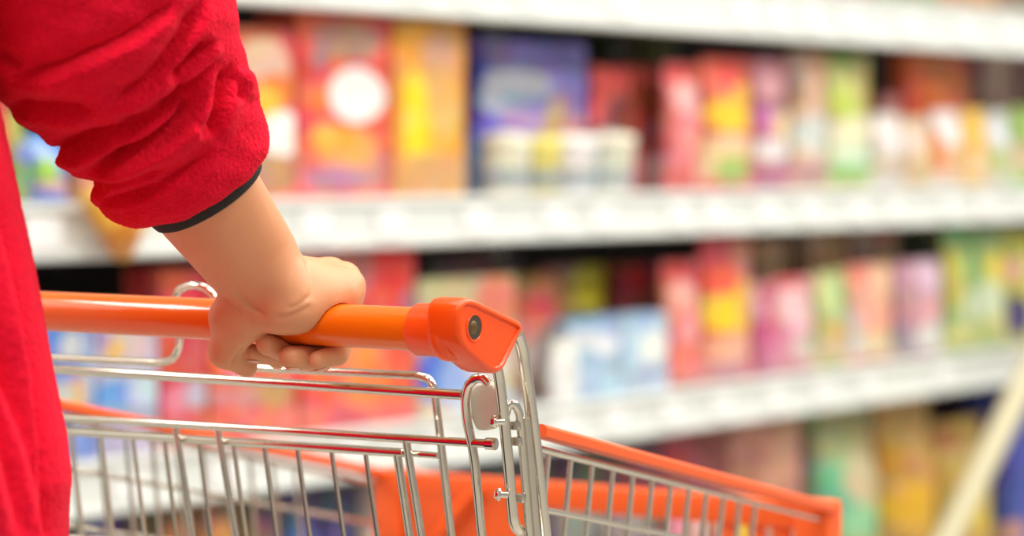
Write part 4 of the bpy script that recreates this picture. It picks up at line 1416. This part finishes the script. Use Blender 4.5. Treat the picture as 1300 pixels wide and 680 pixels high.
Vt, Ft = surface(fto, A(bp(0, 0, .76)) - np.array([.30, .30, 0]), A(bp(0, 0, 1.52)) + np.array([.30, .30, 0]), .005)
Vt, Ft = subdivide(Vt, Ft)
Nt = vnormals(Vt, Ft)
px_, py_ = project(Vt)
disp = np.zeros(len(Vt))
front = np.clip((-(Nt @ np.array(FW)) + .45) / .3, 0, 1)
for pts, dep, wa, wb in [
    ([(-16, 200), (0, 262), (16, 330), (32, 400), (48, 464), (60, 524), (70, 590), (76, 660), (80, 760)], 11, 6, 16),
    ([(-30, 400), (0, 452), (26, 510), (48, 580), (62, 660), (72, 760)], 8, 8, 26),
    ([(-60, 260), (-40, 380), (-10, 500), (20, 620), (36, 720)], 8, 10, 30),
    ([(-120, 300), (-110, 420), (-80, 560), (-50, 720)], 8, 12, 34),
]:
    disp += fold(px_, py_, pts, dep, wa, wb) * front
ang = np.arctan2((Vt - np.array(BC)) @ np.array(f_), (Vt - np.array(BC)) @ np.array(a_))
low = np.clip((1.15 - Vt[:, 2]) / .3, 0, 1)
disp += 5 * low * np.sin(ang * 9 + 1.3) * (1 - front * .85)
Vt = Vt + Nt * (disp / 1000)[:, None]
Vt = relax(Vt, Ft, 2, .5)
Vt = Vt + vnormals(Vt, Ft) * (rng.rand(len(Vt))[:, None] - .5) * .0012
Vj, Fj = joined([(Vs, Fs), (arm_left(Vs), Fs[:, ::-1]), (Vt, Ft)])
link_mesh('fleece_top', Vj, Fj, m_fleece, person)

# dark cuff of the shirt underneath
m_cuff = noisy('black_knit', (.012, .014, .012), (.03, .032, .028), 300, .9, .4, 500)
def cuff(mirror):
    n = 64; vs = []; fs = []
    ax = -dE
    w_ = (wv - ax * wv.dot(ax)).normalized(); dd = ax.cross(w_)
    c1 = WR + dE * .0785 + wv * .004
    c0 = WR + dE * .150 + wv * .005
    # tilted rim like the sleeve mouth
    rows = [(c0, 1.05, 0.0), (c1, 1.10, 1.0), (c1 + ax * .004, 1.09, 1.0), (c1 + ax * .0055, 1.045, 1.0), (c1 + ax * .004, 1.0, 1.0), (c0, 1.0, 0.0)]
    for c, k, tl in rows:
        s = (c - WR).length
        rw = (.0365 + (.060 - .0365) * max(0, s - .012) / .243) * k; rd = (.0275 + (.048 - .0275) * max(0, s - .012) / .243) * k
        for j in range(n):
            t = 2 * pi * j / n
            p = c + w_ * (rw * math.cos(t)) + dd * (rd * math.sin(t))
            p = p - ax * tl * (math.cos(t) * -.003)
            vs.append(p)
    for i in range(len(rows) - 1):
        for j in range(n):
            j2 = (j + 1) % n; fs.append((i * n + j, i * n + j2, (i + 1) * n + j2, (i + 1) * n + j))
    if mirror:
        vs = [Vector(v) for v in arm_left(np.array([list(v) for v in vs]))]; fs = [f[::-1] for f in fs]
    o = link_mesh('shirt_cuff', vs, fs, m_cuff, person)
    o['label'] = 'black knit cuff'
    return o


cuff(False); cuff(True)
# trousers, shoes and hair (outside the picture)
m_denim = noisy('trouser_cloth', (.02, .025, .05), (.035, .04, .07), 40, .85)
tr_ = [Cone(bp(s_ * .088, 0, .90), bp(s_ * .090, .01, .50), .096, .072) for s_ in (-1, 1)] + \
      [Cone(bp(s_ * .090, .01, .50), bp(s_ * .092, 0, .10), .072, .058, ends=.01) for s_ in (-1, 1)] + [Ell(bp(0, 0, .90), (.165, .115, .11), a_, f_, Zv)]
Vq, Fq = surface(union(tr_, .02), A(bp(0, 0, 0)) - np.array([.32, .32, -.04]), A(bp(0, 0, 0)) + np.array([.32, .32, 1.05]), .010)
link_mesh('trousers', Vq, Fq, m_denim, person)
m_shoe = plain('shoe_leather', (.03, .03, .03), .45)
for s_ in (-1, 1):
    c = bp(s_ * .092, .04, 0)
    Vq, Fq = surface(lambda X: np.maximum(union([Ell(c + Vector((0, 0, .045)), (.047, .135, .050), a_, f_, Zv), Ell(c - f_ * .06 + Vector((0, 0, .07)), (.042, .06, .06), a_, f_, Zv)], .02)(X), (.002 - X[..., 2])),
                     A(c) - np.array([.17, .17, .01]), A(c) + np.array([.17, .17, .16]), .007)
    link_mesh('shoe', Vq, Fq, m_shoe, person)
m_hair = noisy('dark_hair', (.012, .009, .008), (.03, .022, .016), 60, .5)
hf = union([Ell(bp(0, .035, 1.625), (.084, .102, .105), a_, f_, Zv), Ell(bp(0, -.03, 1.54), (.07, .05, .09), a_, f_, Zv)], .02)
def f_hair(X):
    d = hf(X); q = X - A(bp(0, .11, 1.57))
    face = np.sqrt(((q @ A(a_)) / .068) ** 2 + ((q @ A(f_)) / .075) ** 2 + (q[..., 2] / .085) ** 2)
    return np.maximum(d, (1 - face) * .07)
Vq, Fq = surface(f_hair, A(bp(0, 0, 1.40)) - np.array([.16, .16, 0]), A(bp(0, 0, 1.76)) + np.array([.2, .2, 0]), .007)
link_mesh('hair', Vq, Fq, m_hair, person)
# ------------------------------------------------------------------ light: rows of ceiling tubes and the bright hall around
def area(name, loc, size, power, aim=None, col=(1, .97, .92)):
    l = bpy.data.lights.new(name, 'AREA'); l.shape = 'RECTANGLE'
    l.size, l.size_y = size; l.energy = power; l.color = col
    o = bpy.data.objects.new(name, l); COL.objects.link(o); o.location = loc
    if aim is not None:
        o.rotation_euler = (Vector(aim) - Vector(loc)).to_track_quat('-Z', 'Y').to_euler()
    else:
        o.rotation_euler = (0, 0, RZ)
    return o


for s, pw in ((-3.6, 66), (-2.0, 46), (-.7, 24)):
    for t in (-1.6, .9, 3.2):
        area('ceiling_tube', sp(t, s, 3.3), (2.4, .5), pw)
area('ceiling_tube', sp(-4.6, .68, 3.3), (3.6, .34), 96)
area('ceiling_tube', sp(-4.1, -2.0, 3.3), (2.4, .5), 40)
w = bpy.data.worlds.new('hall'); SC.world = w; w.use_nodes = True
bg = w.node_tree.nodes['Background']
bg.inputs[0].default_value = (1, .98, .94, 1); bg.inputs[1].default_value = .46
SC.view_settings.view_transform = 'Standard'
SC.view_settings.look = 'None'
SC.view_settings.gamma = 1
SC.view_settings.exposure = -0.1
SC.view_settings.use_curve_mapping = False
SC.cycles.use_denoising = True
SC.cycles.max_bounces = 8
SC.cycles.transparent_max_bounces = 16
